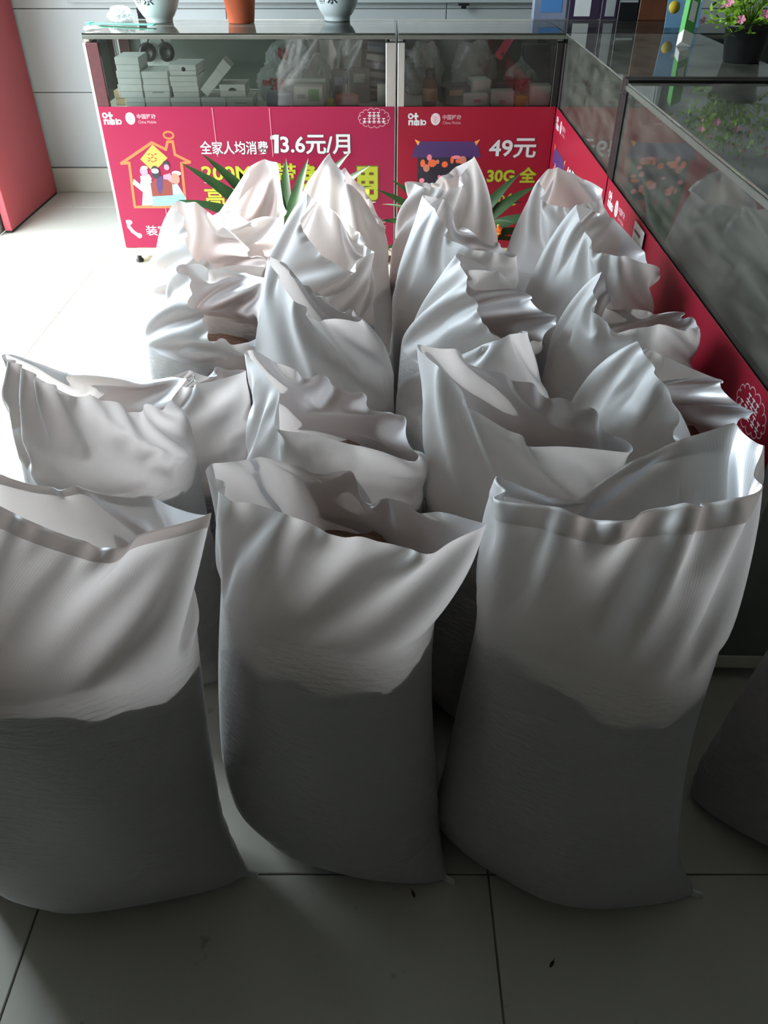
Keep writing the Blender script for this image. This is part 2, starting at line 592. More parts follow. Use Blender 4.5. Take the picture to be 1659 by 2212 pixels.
def rim_curve(s, n):
    """rim control points in world space -> n points, plus the pinned columns"""
    def cv(p):
        if len(p) == 4:
            return np.array(p[1:], float)
        return np.array(atY(*p), float)
    Lp, Fp, Rp, Bp = cv(s['L']), [cv(p) for p in s['F']], cv(s['R']), [cv(p) for p in s['B']]

    def seg(pts):
        d = [0]
        for a, b in zip(pts, pts[1:]):
            d.append(d[-1] + np.linalg.norm(b - a))
        return [x / d[-1] * 0.5 for x in d]
    f = [Lp] + Fp + [Rp]
    b = [Rp] + Bp + [Lp]
    us = seg(f)[:-1] + [0.5 + x for x in seg(b)[:-1]]
    pts = f[:-1] + b[:-1]
    cols = [int(round(u * n)) % n for u in us]
    us2 = [c / n for c in cols] + [1.0]
    P = np.array(pts + [pts[0]])
    q = np.arange(n) / n
    out = np.stack([np.interp(q, us2, P[:, k]) for k in range(3)], -1)
    # round the polyline a little, keep the pinned points
    sm = out.copy()
    for _ in range(2):
        sm = (np.roll(sm, 1, 0) + 2 * sm + np.roll(sm, -1, 0)) / 4
        sm[cols] = out[cols]
    return sm, cols


def build_sack(s):
    yaw = R(s['yaw'])
    bx, by = s['base']
    cyw, syw = math.cos(yaw), math.sin(yaw)
    zk = s['zk']
    rim, cols = rim_curve(s, NC)

    def world(x, y, z):
        return np.stack([bx + x * cyw - y * syw, by + x * syw + y * cyw, np.zeros_like(x) + z], -1)

    def theta(n):
        # column 0 = left corner, first half = front side, n/2 = right corner
        return math.pi + np.arange(n) / n * 2 * math.pi
    rise = float(np.mean(rim[:, 2])) - zk
    Lfree = max(rise * s.get('slack', 1.05), 0.2)
    rows = int(round(Lfree / (CIRC / NC)))
    x, y = body_ring(theta(NC), zk, s)
    ring = world(x, y, zk)
    e = (np.arange(rows + 1) / rows)[:, None, None]
    ee = 0.55 * e + 0.45 * e * e
    P = ring[None] * (1 - ee) + rim[None] * ee
    P[:, :, 2] = zk * (1 - e[:, :, 0]) + rim[None, :, 2] * e[:, :, 0]
    xm, ym = body_ring(theta(NC), zk - 0.02, s)
    P = np.concatenate([world(xm, ym, zk - 0.02)[None], P], 0)
    r = np.random.RandomState(int(s['seed'] * 100) % 100000)
    nz = r.normal(0, 1, P.shape)
    for _ in range(2):
        nz = (np.roll(nz, 1, 1) + 2 * nz + np.roll(nz, -1, 1)) / 4
        nz[1:-1] = (nz[:-2] + 2 * nz[1:-1] + nz[2:]) / 4
    P[2:-1] += nz[2:-1] * s.get('crumple', 0.012)
    w = np.ones(P.shape[:2] + (1,))
    w[:2] = 0
    w[-1, cols] = 0
    # rest lengths: round the mouth the cloth is gathered to the rim, upward part of the spare length is folded away
    rl = float(np.linalg.norm(np.roll(rim, -1, 0) - rim, axis=-1).sum()) * s.get('ruffle', 1.03)
    q0 = float(np.linalg.norm(np.roll(ring, -1, 0) - ring, axis=-1).sum())
    clen = np.linalg.norm(np.diff(P[1:], axis=0), axis=-1).sum(0)
    mixk = s.get('fit', 0.75)
    vcol = ((1 - mixk) * Lfree + mixk * clen * s.get('slack', 1.05) * 0.97) / rows

    def rest(Pn, lev):
        nrow = Pn.shape[0]
        f = np.clip((np.arange(nrow) / (nrow - 1)), 0, 1)
        hh = (q0 * (1 - f) + rl * f)[:, None, None] / (NC * lev)
        vc = vcol
        k = lev
        while k > 1:
            u = np.empty(len(vc) * 2)
            u[0::2] = vc
            u[1::2] = (vc + np.roll(vc, -1)) / 2
            vc = u / 2
            k //= 2
        return hh, vc[None, :, None]
    soft = rim.copy()
    k0 = s.get('hold', 0.25)
    free = np.ones((NC, 1))
    free[cols] = 0
    for _ in range(12):
        P = relax(P, w, *rest(P, 1), 10, bend=0.25)
        P[-1] += (soft - P[-1]) * k0 * free
    P = periodic_up(P)
    # row 0 of the fine grid is body, keep everything at or below zk on the body
    def wt(P, cc):
        w = np.ones(P.shape[:2] + (1,))
        w[:P_body] = 0
        w[-1, cc] = 0
        return w
    P_body = 3
    P[0:P_body:2] = P[0:P_body:2]
    x, y = body_ring(theta(2 * NC), zk, s)
    P[2] = world(x, y, zk)
    r2 = r.normal(0, 0.0012, P.shape)
    P[3:-1] += r2[3:-1]
    cc = [c * 2 for c in cols]
    P = relax(P, wt(P, cc), *rest(P, 2), 55, bend=0.18)
    P = periodic_up(P)
    P_body = 5
    cc = [c * 2 for c in cc]
    N = 4 * NC
    x, y = body_ring(theta(N), zk, s)
    P[4] = world(x, y, zk)
    P = relax(P, wt(P, cc), *rest(P, 4), 16, bend=0.3)
    # a light smoothing pass keeps the creases but drops the grid noise
    for _ in range(2):
        Q = P.copy()
        Q[5:-1] = 0.5 * P[5:-1] + 0.125 * (np.roll(P, 1, 1)[5:-1] + np.roll(P, -1, 1)[5:-1] + P[4:-2] + P[6:])
        P = Q
    P[-1] = 0.5 * P[-1] + 0.25 * (np.roll(P[-1], 1, 0) + np.roll(P[-1], -1, 0))
    # the filled part
    nb = 36
    zb = zk * (np.linspace(0, 1, nb) ** 1.25)
    body = np.stack([world(*body_ring(theta(N), z, s), z) for z in zb], 0)
    # fine puckers running off the bottom corners
    th = theta(N)
    for i, z in enumerate(zb):
        f = np.exp(-((z - 0.10) / 0.09) ** 2) * (np.abs(np.cos(th)) ** 6)
        dd = 0.0022 * f * np.sin(z * 260 + 9 * np.sin(th * 2 + s['seed']))
        body[i, :, 0] += dd * np.cos(th) * cyw
        body[i, :, 1] += dd * np.cos(th) * syw
    V = np.concatenate([body, P[5:]], 0)
    rowsT = V.shape[0]
    v0 = V.reshape(-1, 3)
    ii = np.arange(rowsT - 1)[:, None] * N
    jj = np.arange(N)[None]
    quads = np.stack([ii + jj, ii + (jj + 1) % N, ii + N + (jj + 1) % N, ii + N + jj], -1).reshape(-1, 4)
    root = thing('sack', s['label'], 'sack', (bx, by, 0), group=GRP)
    off = np.array([bx, by, 0])
    me = bpy.data.meshes.new('sack_cloth')
    # underside: centre vertex fan as quads collapsed along the seam line
    under = world(np.zeros(1), np.zeros(1), 0.004)
    verts = np.concatenate([v0, under], 0) - off
    ci = len(v0)
    faces = quads.tolist() + [[(j + 1) % N, j, ci] for j in range(N)]
    me.from_pydata(verts.tolist(), [], faces)
    uvl = me.uv_layers.new(name='UVMap')
    zr = np.concatenate([zb, zk + np.arange(1, rowsT - nb + 1) * (Lfree / rows / 4)])
    U = np.concatenate([np.tile(np.arange(N) / N * CIRC, rowsT), [0.5]])
    Vv = np.concatenate([np.repeat(zr, N), [0]])
    li = np.empty(len(me.loops), np.int32)
    me.loops.foreach_get('vertex_index', li)
    uvs = np.stack([U[li], Vv[li]], -1)
    # close the seam of the uv wrap
    col = li % N
    qn = len(quads) * 4
    lastcol = (np.arange(len(li)) < qn) & ((np.arange(len(li)) // 4) % N == N - 1) & (col == 0)
    uvs[lastcol, 0] = CIRC
    uvl.data.foreach_set('uv', uvs.astype(np.float32).ravel())
    at = me.attributes.new('filled', 'FLOAT', 'POINT')
    fz = np.clip((zk + 0.02 - Vv) / 0.06, 0, 1)
    at.data.foreach_set('value', fz.astype(np.float32))
    me.polygons.foreach_set('use_smooth', [True] * len(me.polygons))
    obj('sack_cloth', me, M['sack'], root)
    # what it is filled with: an opaque heap right behind the cloth
    n2 = 64
    th2 = theta(n2)
    zt = zk - 0.045 + 0.026 * np.sin(th2 + 3 * s['seed']) + 0.010 * np.sin(4 * th2 + s['seed']) + 0.006 * np.sin(11 * th2 + 2 * s['seed']) + r.normal(0, 0.0035, n2)
    ring2 = []
    for f in np.linspace(0, 1, 14):
        zz_ = 0.012 + f * (zt - 0.012)
        xs = np.empty(n2)
        ys = np.empty(n2)
        for q in range(n2):
            a, b = body_ring(th2[q:q + 1], float(zz_[q]), s)
            xs[q], ys[q] = a[0], b[0]
        lx, ly = s.get('lean', (0, 0))
        ring2.append(world(xs * 0.972, ys * 0.972, zz_))
    cen = np.array(world(np.zeros(1), np.zeros(1), zk)[0])
    cen[:2] = ring2[-1][:, :2].mean(0)
    for g_, dz in ((0.8, 0.012), (0.5, 0.03), (0.2, 0.038)):
        rr = ring2[13].copy()
        rr[:, :2] = cen[:2] + (rr[:, :2] - cen[:2]) * g_
        rr[:, 2] = rr[:, 2] * g_ + (zk - 0.02) * (1 - g_) + dz * 0.6
        ring2.append(rr)
    G = np.concatenate(ring2, 0)
    fg = []
    for i in range(len(ring2) - 1):
        for j in range(n2):
            fg.append([i * n2 + j, i * n2 + (j + 1) % n2, (i + 1) * n2 + (j + 1) % n2, (i + 1) * n2 + j])
    fg.append([(len(ring2) - 1) * n2 + j for j in range(n2)])
    fg.append([j for j in range(n2)][::-1])
    mg = bpy.data.meshes.new('filling')
    mg.from_pydata((G - off).tolist(), [], fg)
    mg.polygons.foreach_set('use_smooth', [True] * len(mg.polygons))
    obj('filling', mg, M['grain'], root)['label'] = 'reddish brown filling heaped inside the sack'
    # turned hem along the mouth
    if s.get('hem'):
        hr = int(round(s['hem'] / (Lfree / rows / 4)))
        T = P[-hr - 1:]
        dx = np.roll(T, -1, 1) - np.roll(T, 1, 1)
        dz = np.gradient(T, axis=0)
        nrm = np.cross(dx, dz)
        nrm /= np.linalg.norm(nrm, axis=-1, keepdims=True) + 1e-9
        Hh = T + nrm * 0.0016
        Hh[0] = T[0] + nrm[0] * 0.0006
        hv = np.concatenate([Hh, (P[-1] - nrm[-1] * 0.0005)[None]], 0)
        nrow = hv.shape[0]
        ii = np.arange(nrow - 1)[:, None] * N
        hq = np.stack([ii + jj, ii + (jj + 1) % N, ii + N + (jj + 1) % N, ii + N + jj], -1).reshape(-1, 4)
        mh = bpy.data.meshes.new('hem')
        mh.from_pydata((hv.reshape(-1, 3) - off).tolist(), [], hq.tolist())
        mh.polygons.foreach_set('use_smooth', [True] * len(mh.polygons))
        obj('hem', mh, M['sack'], root)
    # pale stitched tab at the bottom corners
    for sgn in s.get('tabs', ()):
        k = N // 2 if sgn > 0 else 0
        c = body[2, k] - off
        d = np.array([cyw, syw, 0]) * sgn
        n_ = np.array([-syw, cyw, 0])
        tv = []
        for du, wv, zz_ in ((-0.012, 0.002, 0.022), (0.016, 0.0015, 0.016), (0.018, 0.0015, 0.001), (-0.016, 0.002, 0.001)):
            for sg in (-1, 1):
                q = c + d * du + n_ * wv * sg
                tv.append((q[0], q[1], zz_))
        tf = [(0, 2, 4, 6), (1, 7, 5, 3), (0, 1, 3, 2), (2, 3, 5, 4), (4, 5, 7, 6), (6, 7, 1, 0)]
        mt = bpy.data.meshes.new('seam_tab')
        mt.from_pydata(tv, [], tf)
        obj('seam_tab', mt, M['whitebox'], root)
    # string tied round a gathered corner
    if s.get('tie'):
        c = atY(*s['tie']) - Vector((bx, by, 0))
        bm = bmesh.new()
        tube(bm, [c + Vector((0.010 * math.cos(a), 0.010 * math.sin(a), -0.012 + 0.003 * math.sin(2 * a))) for a in [2 * math.pi * k / 14 for k in range(15)]], 0.0016, 6)
        tube(bm, [c + Vector(v) for v in ((0.012, -0.008, -0.012), (0.022, -0.018, -0.022), (0.020, -0.024, -0.045))], [0.002, 0.0018, 0.0008], 6)
        tube(bm, [c + Vector(v) for v in ((0.010, -0.010, -0.012), (-0.004, -0.022, -0.020), (-0.018, -0.026, -0.034))], [0.002, 0.0018, 0.0008], 6)
        from_bm('tie_string', bm, M['whitebox'], root, smooth=True)
    return root


GRP = 'filled white woven sacks standing on the shop floor'
SACKS = [
    # ---- nearest row
    dict(base=(-0.528, 0.765), yaw=-8, a=1.2, b=1.05, zk=0.60, seed=1.3, slack=1.0, fit=1.0, ruffle=1.0, crumple=0.006, lean=(0.055, 0.03), L=(-190, 1010, 0.88), F=[(0, 1092, 0.79), (185, 1168, 0.755)], R=(458, 1105, 0.85),
         B=[(330, 1070, 0.93), (160, 1045, 0.97), (0, 1022, 0.98)], hem=0.018, tabs=(1,), earL=1.0, earR=1.0,
         label='sack whose turned hem dips to a point, pale tab at a bottom corner'),
    dict(base=(-0.10, 0.835), yaw=-29, zk=0.60, seed=2.1, a=1.0, b=1.0, slack=1.0, fit=1.0, ruffle=1.0, crumple=0.006, lean=(0, 0.035), L=(457, 1000, 0.97), F=[(485, 1070, 0.86), (620, 1110, 0.80), (890, 1186, 0.77)], R=(1056, 1130, 0.79),
         B=[(945, 1105, 0.87), (840, 1075, 0.92), (805, 1090, 0.97), (760, 1015, 0.99), (690, 1027, 1.02), (560, 985, 1.03)], earL=0.85, earR=1.04, tabs=(1,),
         label='wide open sack whose drooping right mouth corner is twisted to a point'),
    dict(base=(0.305, 0.775), yaw=-19, zk=0.60, seed=3.7, a=1.0, b=1.0, slack=1.0, fit=1.0, ruffle=1.0, crumple=0.006, L=(1072, 1028, 0.91), F=[(1100, 1085, 0.82), (1210, 1095, 0.79), (1305, 1125, 0.775), (1480, 1085, 0.77)], R=(1648, 1048, 0.84),
         B=[(1650, 960, 0.93), (1590, 908, 1.0), (1480, 945, 1.01), (1375, 990, 1.0), (1285, 1085, 0.97), (1180, 1075, 0.95)], hem=0.028, earL=0.95, earR=1.12, tabs=(1,), lean=(-0.01, 0.035),
         label='upright sack with a broad folded hem along its mouth and a raised rear flap'),
    dict(base=(0.815, 0.83), yaw=-14, zk=0.60, seed=4.9, a=1.0, b=1.0, earL=0.9, L=('w', 0.63, 0.93, 0.80), F=[('w', 0.74, 0.80, 0.76), ('w', 0.88, 0.78, 0.76)], R=('w', 1.01, 0.84, 0.80),
         B=[('w', 0.92, 0.95, 0.78), ('w', 0.75, 0.99, 0.80)],
         label='shadowed sack standing past the end of the red bannered counter'),
    # ---- second row
    dict(base=(-0.52, 1.235), yaw=-12, zk=0.585, seed=5.2, L=(4, 764, 1.27), F=[(60, 800, 1.19), (130, 850, 1.13), (240, 866, 1.11), (338, 876, 1.11)], R=(354, 880, 1.12), hold=0.6, ruffle=0.97, 
         B=[(368, 866, 1.15), (405, 818, 1.28), (330, 828, 1.34), (135, 803, 1.38)],
         label='sack with one tall upright corner and its other corner gathered low'),
    dict(base=(-0.095, 1.17), yaw=-32, zk=0.585, seed=6.4, L=(530, 758, 1.26), F=[(604, 850, 1.12), (592, 925, 1.04), (770, 962, 0.99)], R=(906, 985, 0.99),
         B=[(850, 895, 1.10), (760, 850, 1.18), (640, 800, 1.25)],
         label='gaping sack with a sharp left peak and a folded pocket in its front rim'),
    dict(base=(0.236, 1.122), yaw=-30, zk=0.585, seed=7.7, L=(900, 742, 1.22), F=[(945, 790, 1.13), (1010, 880, 1.05), (1140, 965, 0.98)], R=(1368, 975, 0.99),
         B=[(1250, 880, 1.09), (1130, 825, 1.16), (1000, 780, 1.22)],
         label='sack with one high peaked corner and a long rim sweeping down to a point'),
    dict(base=(0.509, 1.294), yaw=-20, zk=0.585, seed=8.3, a=0.95, L=(1350, 762, 1.30), F=[(1378, 736, 1.26), (1440, 835, 1.16), (1470, 955, 1.07)], R=(1612, 955, 1.05),
         B=[(1632, 890, 1.14), (1565, 822, 1.26), (1430, 768, 1.32)],
         label='sack gathered into fan folds beside a wide round open mouth, next to the red counter'),
    # ---- third row
    dict(base=(-0.444, 1.491), yaw=-8, zk=0.45, seed=9.9, tie=(408, 806, 1.535), b=0.9, L=(300, 850, 1.50), F=[(395, 835, 1.44)], R=(532, 800, 1.46),
         B=[(470, 812, 1.54), (408, 800, 1.55)],
         label='low slack sack with a frayed tie string at its gathered mouth'),
    dict(base=(-0.129, 1.552), yaw=-32, zk=0.575, seed=10.6, L=(580, 552, 1.64), F=[(600, 600, 1.58), (660, 680, 1.46), (700, 690, 1.42)], R=(782, 690, 1.44),
         B=[(740, 675, 1.52), (680, 640, 1.60), (625, 590, 1.65)],
         label='sack with a leaning peak and a drooping pointed corner beside the dark aisle'),
    dict(base=(0.186, 1.412), yaw=-28, zk=0.575, b=0.82, seed=11.2, L=(950, 800, 1.42), F=[(1040, 750, 1.36), (1100, 722, 1.34)], R=(1140, 716, 1.36),
         B=[(1120, 720, 1.42), (1050, 760, 1.46)],
         label='pinched nearly closed sack with fan creases wedged between two taller open sacks'),
    dict(base=(0.515, 1.57), yaw=-24, zk=0.575, a=0.95, seed=12.8, L=(1300, 585, 1.58), F=[(1275, 670, 1.50), (1330, 720, 1.44), (1420, 700, 1.42)], R=(1512, 708, 1.44),
         B=[(1482, 676, 1.54), (1400, 672, 1.58), (1310, 668, 1.60)],
         label='sack with a flat squared flap leaning against the red banner of the side counter'),
    # ---- fourth row
    dict(base=(-0.42, 1.76), yaw=-25, zk=0.575, seed=13.5, L=(394, 570, 1.74), F=[(412, 640, 1.66), (450, 715, 1.60), (500, 745, 1.57)], R=(560, 720, 1.60),
         B=[(577, 600, 1.78), (520, 590, 1.86), (450, 582, 1.86)],
         label='deeply slit open sack on the sunlit floor side, brown filling just showing'),
    dict(base=(0.198, 1.685), yaw=-32, zk=0.575, seed=14.1, L=(993, 548, 1.68), F=[(1010, 600, 1.60), (1060, 720, 1.50), (1110, 745, 1.48)], R=(1172, 735, 1.50),
         B=[(1204, 682, 1.56), (1150, 640, 1.66), (1060, 585, 1.72)],
         label='sack with a big square rear flap leaning outward above its peaked corner'),
    dict(base=(-0.182, 1.947), yaw=-30, zk=0.575, seed=15.4, L=(665, 415, 2.02), F=[(655, 500, 1.92), (690, 545, 1.86), (765, 588, 1.82)], R=(804, 546, 1.90),
         B=[(770, 500, 2.06), (720, 455, 2.10), (690, 430, 2.08)],
         label='sack with a small curled tip at its peak and a rolled sagging front rim'),
    dict(base=(0.515, 1.90), yaw=-30, zk=0.575, seed=16.6, L=(1246, 440, 1.98), F=[(1262, 500, 1.90), (1290, 548, 1.82), (1350, 552, 1.78)], R=(1422, 590, 1.76),
         B=[(1388, 540, 1.90), (1325, 470, 2.00), (1280, 452, 2.04)],
         label='sack with a crisp peak and wide pinkish mouth by the sticker on the red banner'),
    # ---- last rows
    dict(base=(-0.498, 2.083), yaw=-22, zk=0.575, seed=17.2, L=(384, 432, 2.02), F=[(400, 470, 1.98), (420, 560, 1.90)], R=(588, 575, 1.96),
         B=[(540, 540, 2.08), (480, 490, 2.14), (430, 442, 2.10)],
         label='sunlit sack with a rounded bent over peak beside the bright floor'),
    dict(base=(0.171, 1.979), yaw=-34, zk=0.575, seed=18.9, L=(912, 420, 2.08), F=[(940, 450, 2.00), (975, 520, 1.90), (1010, 535, 1.86)], R=(1116, 550, 1.86),
         B=[(1060, 530, 1.98), (1000, 490, 2.08), (960, 430, 2.12)],
         label='crumpled satin sack with a small knotted tuft at its raised corner'),
    dict(base=(-0.47, 2.411), yaw=-15, zk=0.575, seed=19.4, L=(470, 480, 2.28), F=[(522, 458, 2.22), (545, 480, 2.19), (600, 470, 2.22)], R=(612, 440, 2.30),
         B=[(600, 350, 2.40), (572, 343, 2.42), (540, 375, 2.42), (505, 430, 2.40)],
         label='bright sack with a tall rounded rear flap covering part of the strap leaved plant'),
    dict(base=(-0.143, 2.309), yaw=-28, zk=0.575, seed=20.3, L=(690, 420, 2.36), F=[(705, 345, 2.34), (712, 328, 2.33), (760, 400, 2.24)], R=(815, 490, 2.24),
         B=[(790, 430, 2.38), (745, 360, 2.42)],
         label='tall sack rising to one sharp point below the white price lettering'),
    dict(base=(0.184, 2.344), yaw=-12, zk=0.575, seed=21.1, L=(874, 394, 2.34), F=[(920, 405, 2.26), (960, 412, 2.24), (1000, 400, 2.26)], R=(1024, 336, 2.36),
         B=[(985, 360, 2.44), (940, 395, 2.46)],
         label='sack with a slanting horn shaped corner in front of the dark red 49 banner'),
    dict(base=(0.514, 2.246), yaw=-22, zk=0.575, a=0.95, seed=22.8, L=(1166, 398, 2.32), F=[(1180, 440, 2.24), (1225, 450, 2.18)], R=(1298, 432, 2.20),
         B=[(1302, 410, 2.28), (1262, 388, 2.34), (1235, 372, 2.36), (1205, 360, 2.38), (1185, 364, 2.38)],
         label='sack with a ruffled scalloped rim standing in the corner of the two counters'),
]
for s in SACKS:
    build_sack(s)

# ------------------------------------------------------------------ glass counters
CH = 0.973          # height of the counters
SHZ = 0.690         # upper shelf


def counter(name, label, loc, rz, Wd, Dp, posts, rails, kick, pane='glass'):
    """local x runs along the front as seen from the customer side, y goes in, z up; posts = [left, right], rails = [front, back, left, right]"""
    t = thing(name, label, 'display counter', loc, (0, 0, rz))
    pw = 0.026
    # plinth and feet
    box('plinth', 0.01, Wd - 0.01, 0.01, Dp - 0.01, 0.042, 0.082, kick, t, bev=0.003)
    for fx in (0.05, Wd - 0.05):
        for fy in (0.05, Dp - 0.05):
            ft = lathe('foot', [(0, 0), (0.018, 0), (0.02, 0.01), (0.012, 0.02), (0.012, 0.044)], M['black'], t, n=14, loc=(fx, fy, 0))
    # closed lower part
    box('lower_body', 0.012, Wd - 0.012, 0.012, Dp - 0.006, 0.083, SHZ - 0.022, M['inner'], t)
    box('shelf', 0.008, Wd - 0.008, 0.008, Dp - 0.012, SHZ - 0.02, SHZ, M['shelf'], t, bev=0.002)
    box('back_panel', 0.008, Wd - 0.008, Dp - 0.012, Dp - 0.004, SHZ + 0.001, CH - 0.03, M['inner'], t)
    for (x0, x1, mt) in posts:
        for (y0, y1) in ((0.0, pw), (Dp - pw, Dp)):
            box('post', x0, x1, y0, y1, 0.083, CH - 0.0285, mt, t, bev=0.002)
    fr, br, lr, rr = rails
    rh = 0.028
    if fr:
        box('top_rail', 0, Wd, 0.0, 0.018, CH - 0.016, CH - 0.001, fr, t, bev=0.002)
    if br:
        box('top_rail', 0, Wd, Dp - 0.03, Dp, CH - rh, CH + 0.006, br, t, bev=0.002)
    proud = M['alu_dark']
    if lr:
        box('top_rail', 0, 0.030 if lr is proud else 0.024, 0.0245 if lr is not proud else 0.0, Dp - 0.0305, CH - rh, CH + (0.014 if lr is proud else -0.001), lr, t, bev=0.002)
    if rr:
        box('top_rail', Wd - (0.030 if rr is proud else 0.024), Wd, 0.0245 if rr is not proud else 0.0, Dp - 0.0305, CH - rh, CH + (0.014 if rr is proud else -0.001), rr, t, bev=0.002)
    x0 = posts[0][1]
    x1 = posts[1][0]
    box('front_pane', x0, x1, 0.008, 0.013, SHZ + 0.001, CH - (0.0165 if fr else 0.004), M[pane], t)
    box('side_pane', 0.006, 0.011, pw, Dp - pw, SHZ + 0.001, CH - rh, M['glass'], t)
    box('side_pane', Wd - 0.011, Wd - 0.006, pw, Dp - pw, SHZ + 0.001, CH - rh, M['glass'], t)
    box('top_pane', 0.031 if lr is proud else 0.002, Wd - (0.031 if rr is proud else 0.002), 0.002, Dp - 0.031, CH, CH + 0.006, M['cleartop' if pane == 'glass' else 'topglass'], t, bev=0.001)
    return t


def sheet_mesh(name, polys):
    """flat printed shapes: polys = list of outlines [(x, z), ...] in the banner plane"""
    bm = bmesh.new()
    for i_, pl in enumerate(polys):
        vs = [bm.verts.new((x, -1.2e-5 * (i_ % 20), z)) for x, z in pl]
        try:
            f = bm.faces.new(vs)
        except ValueError:
            continue
        f.normal_update()
        if f.normal.y > 0:
            f.normal_flip()
    bmesh.ops.triangulate(bm, faces=[f for f in bm.faces if len(f.verts) > 4])
    me = bpy.data.meshes.new(name)
    bm.to_mesh(me)
    bm.free()
    return me


def ell(cx, cz, rx, rz, n=28, a0=0.0, a1=2 * math.pi):
    return [(cx + rx * math.cos(a0 + (a1 - a0) * i / n), cz + rz * math.sin(a0 + (a1 - a0) * i / n)) for i in range(n)]


def stroke(pts, wd, closed=False):
    out = []
    n = len(pts)
    for i in range(n if closed else n - 1):
        a = Vector(pts[i])
        b = Vector(pts[(i + 1) % n])
        d = (b - a)
        if d.length < 1e-6:
            continue
        d.normalize()
        p = Vector((-d.y, d.x)) * wd / 2
        e = d * wd * 0.35
        out.append([tuple(a - e + p), tuple(a - e - p), tuple(b + e - p), tuple(b + e + p)])
    return out


def printed(name, polys, mat, parent, layer):
    o = obj(name, sheet_mesh(name, polys), mat, parent)
    o.location.y = -0.0004 * layer
    return o


def letters(body, x0, x1, z0, z1, mat, parent, layer, outline=None, bold=0.02, name='lettering', ow=0.03):
    """set type into the box x0..x1, z0..z1 of the banner"""
    c = bpy.data.curves.new(name, 'FONT')
    c.body = body
    c.size = 1.0
    c.resolution_u = 3
    c.space_character = 1.0
    tmp = bpy.data.objects.new(name, c)
    C.objects.link(tmp)
    bpy.context.view_layer.update()

    def mk(off):
        c.offset = off
        dg = bpy.context.evaluated_depsgraph_get()
        dg.update()
        return bpy.data.meshes.new_from_object(tmp.evaluated_get(dg))
    m0 = mk(0.0)
    co = np.empty(len(m0.vertices) * 3)
    m0.vertices.foreach_get('co', co)
    co = co.reshape(-1, 3)
    mn, mxx = co.min(0), co.max(0)
    sx = (x1 - x0) / (mxx[0] - mn[0])
    sz = (z1 - z0) / (mxx[1] - mn[1])
    bpy.data.meshes.remove(m0)

    def place(me, mt, ly, nm):
        q = np.empty(len(me.vertices) * 3)
        me.vertices.foreach_get('co', q)
        q = q.reshape(-1, 3)
        r = np.stack([x0 + (q[:, 0] - mn[0]) * sx, np.zeros(len(q)), z0 + (q[:, 1] - mn[1]) * sz], -1)
        me.vertices.foreach_set('co', r.ravel())
        me.materials.clear()
        me.update()
        me.name = nm
        o = obj(nm, me, mt, parent)
        o.location.y = -0.0004 * ly
        return o
    if outline:
        place(mk(bold + ow), outline, layer, name + '_outline')
        layer += 1
    o = place(mk(bold), mat, layer, name)
    bpy.data.objects.remove(tmp)
    bpy.data.curves.remove(c)
    return o


def corner_logos(b, x, z, s=1.0):
    """the two white marks in a banner's upper corner: a two-line wordmark and a woven oval with its caption"""
    w = M['white_print']
    def P(px, py):
        return (x + px * s, z - py * s)
    ring = lambda cx, cz, ro, ri: [[(cx + ro * math.cos(a), cz + ro * math.sin(a)), (cx + ro * math.cos(b_), cz + ro * math.sin(b_)),
                                    (cx + ri * math.cos(b_), cz + ri * math.sin(b_)), (cx + ri * math.cos(a), cz + ri * math.sin(a))]
                                   for a, b_ in [(2 * math.pi * i / 20, 2 * math.pi * (i + 1) / 20) for i in range(20)]]
    polys = ring(*P(0.014, 0.012), 0.012 * s, 0.0055 * s)
    polys += stroke([P(0.028, 0.012), P(0.046, 0.012)], 0.008 * s) + stroke([P(0.037, 0.002), P(0.037, 0.022)], 0.009 * s)
    polys += stroke([P(0.008, 0.046), P(0.008, 0.031), P(0.022, 0.031), P(0.022, 0.046)], 0.007 * s)
    polys += stroke([P(0.032, 0.032), P(0.05, 0.032), P(0.05, 0.045), P(0.032, 0.045), P(0.032, 0.032)], 0.007 * s)
    polys += stroke([P(0.041, 0.027), P(0.041, 0.048)], 0.006 * s)
    polys += stroke([P(0.061, 0.027), P(0.061, 0.047)], 0.007 * s) + ring(*P(0.073, 0.038), 0.0105 * s, 0.005 * s)
    printed('logo', polys, w, b, 2)
    cx, cz = P(0.124, 0.024)
    o = printed('emblem', [ell(cx, cz, 0.021 * s, 0.0245 * s)], w, b, 2)
    lines = []
    for k in (-0.6, 0.0, 0.6):
        lines += stroke([(cx - 0.017 * s, cz + (k * 0.017 + 0.009) * s), (cx, cz + (k * 0.017 - 0.006) * s), (cx + 0.017 * s, cz + (k * 0.017 + 0.009) * s)], 0.0022 * s)
    lines += stroke([(cx, cz - 0.02 * s), (cx, cz + 0.02 * s)], 0.002 * s)
    printed('emblem_lines', lines, M['rose_print'], b, 3)
    letters('中国移动', *[P(0.155, 0)[0], P(0.236, 0)[0]], P(0, 0.026)[1], P(0, 0.006)[1], M['pink_print'], b, 2, name='caption')
    letters('China Mobile', P(0.157, 0)[0], P(0.236, 0)[0], P(0, 0.044)[1], P(0, 0.032)[1], M['pink_print'], b, 2, bold=0.0, name='caption')


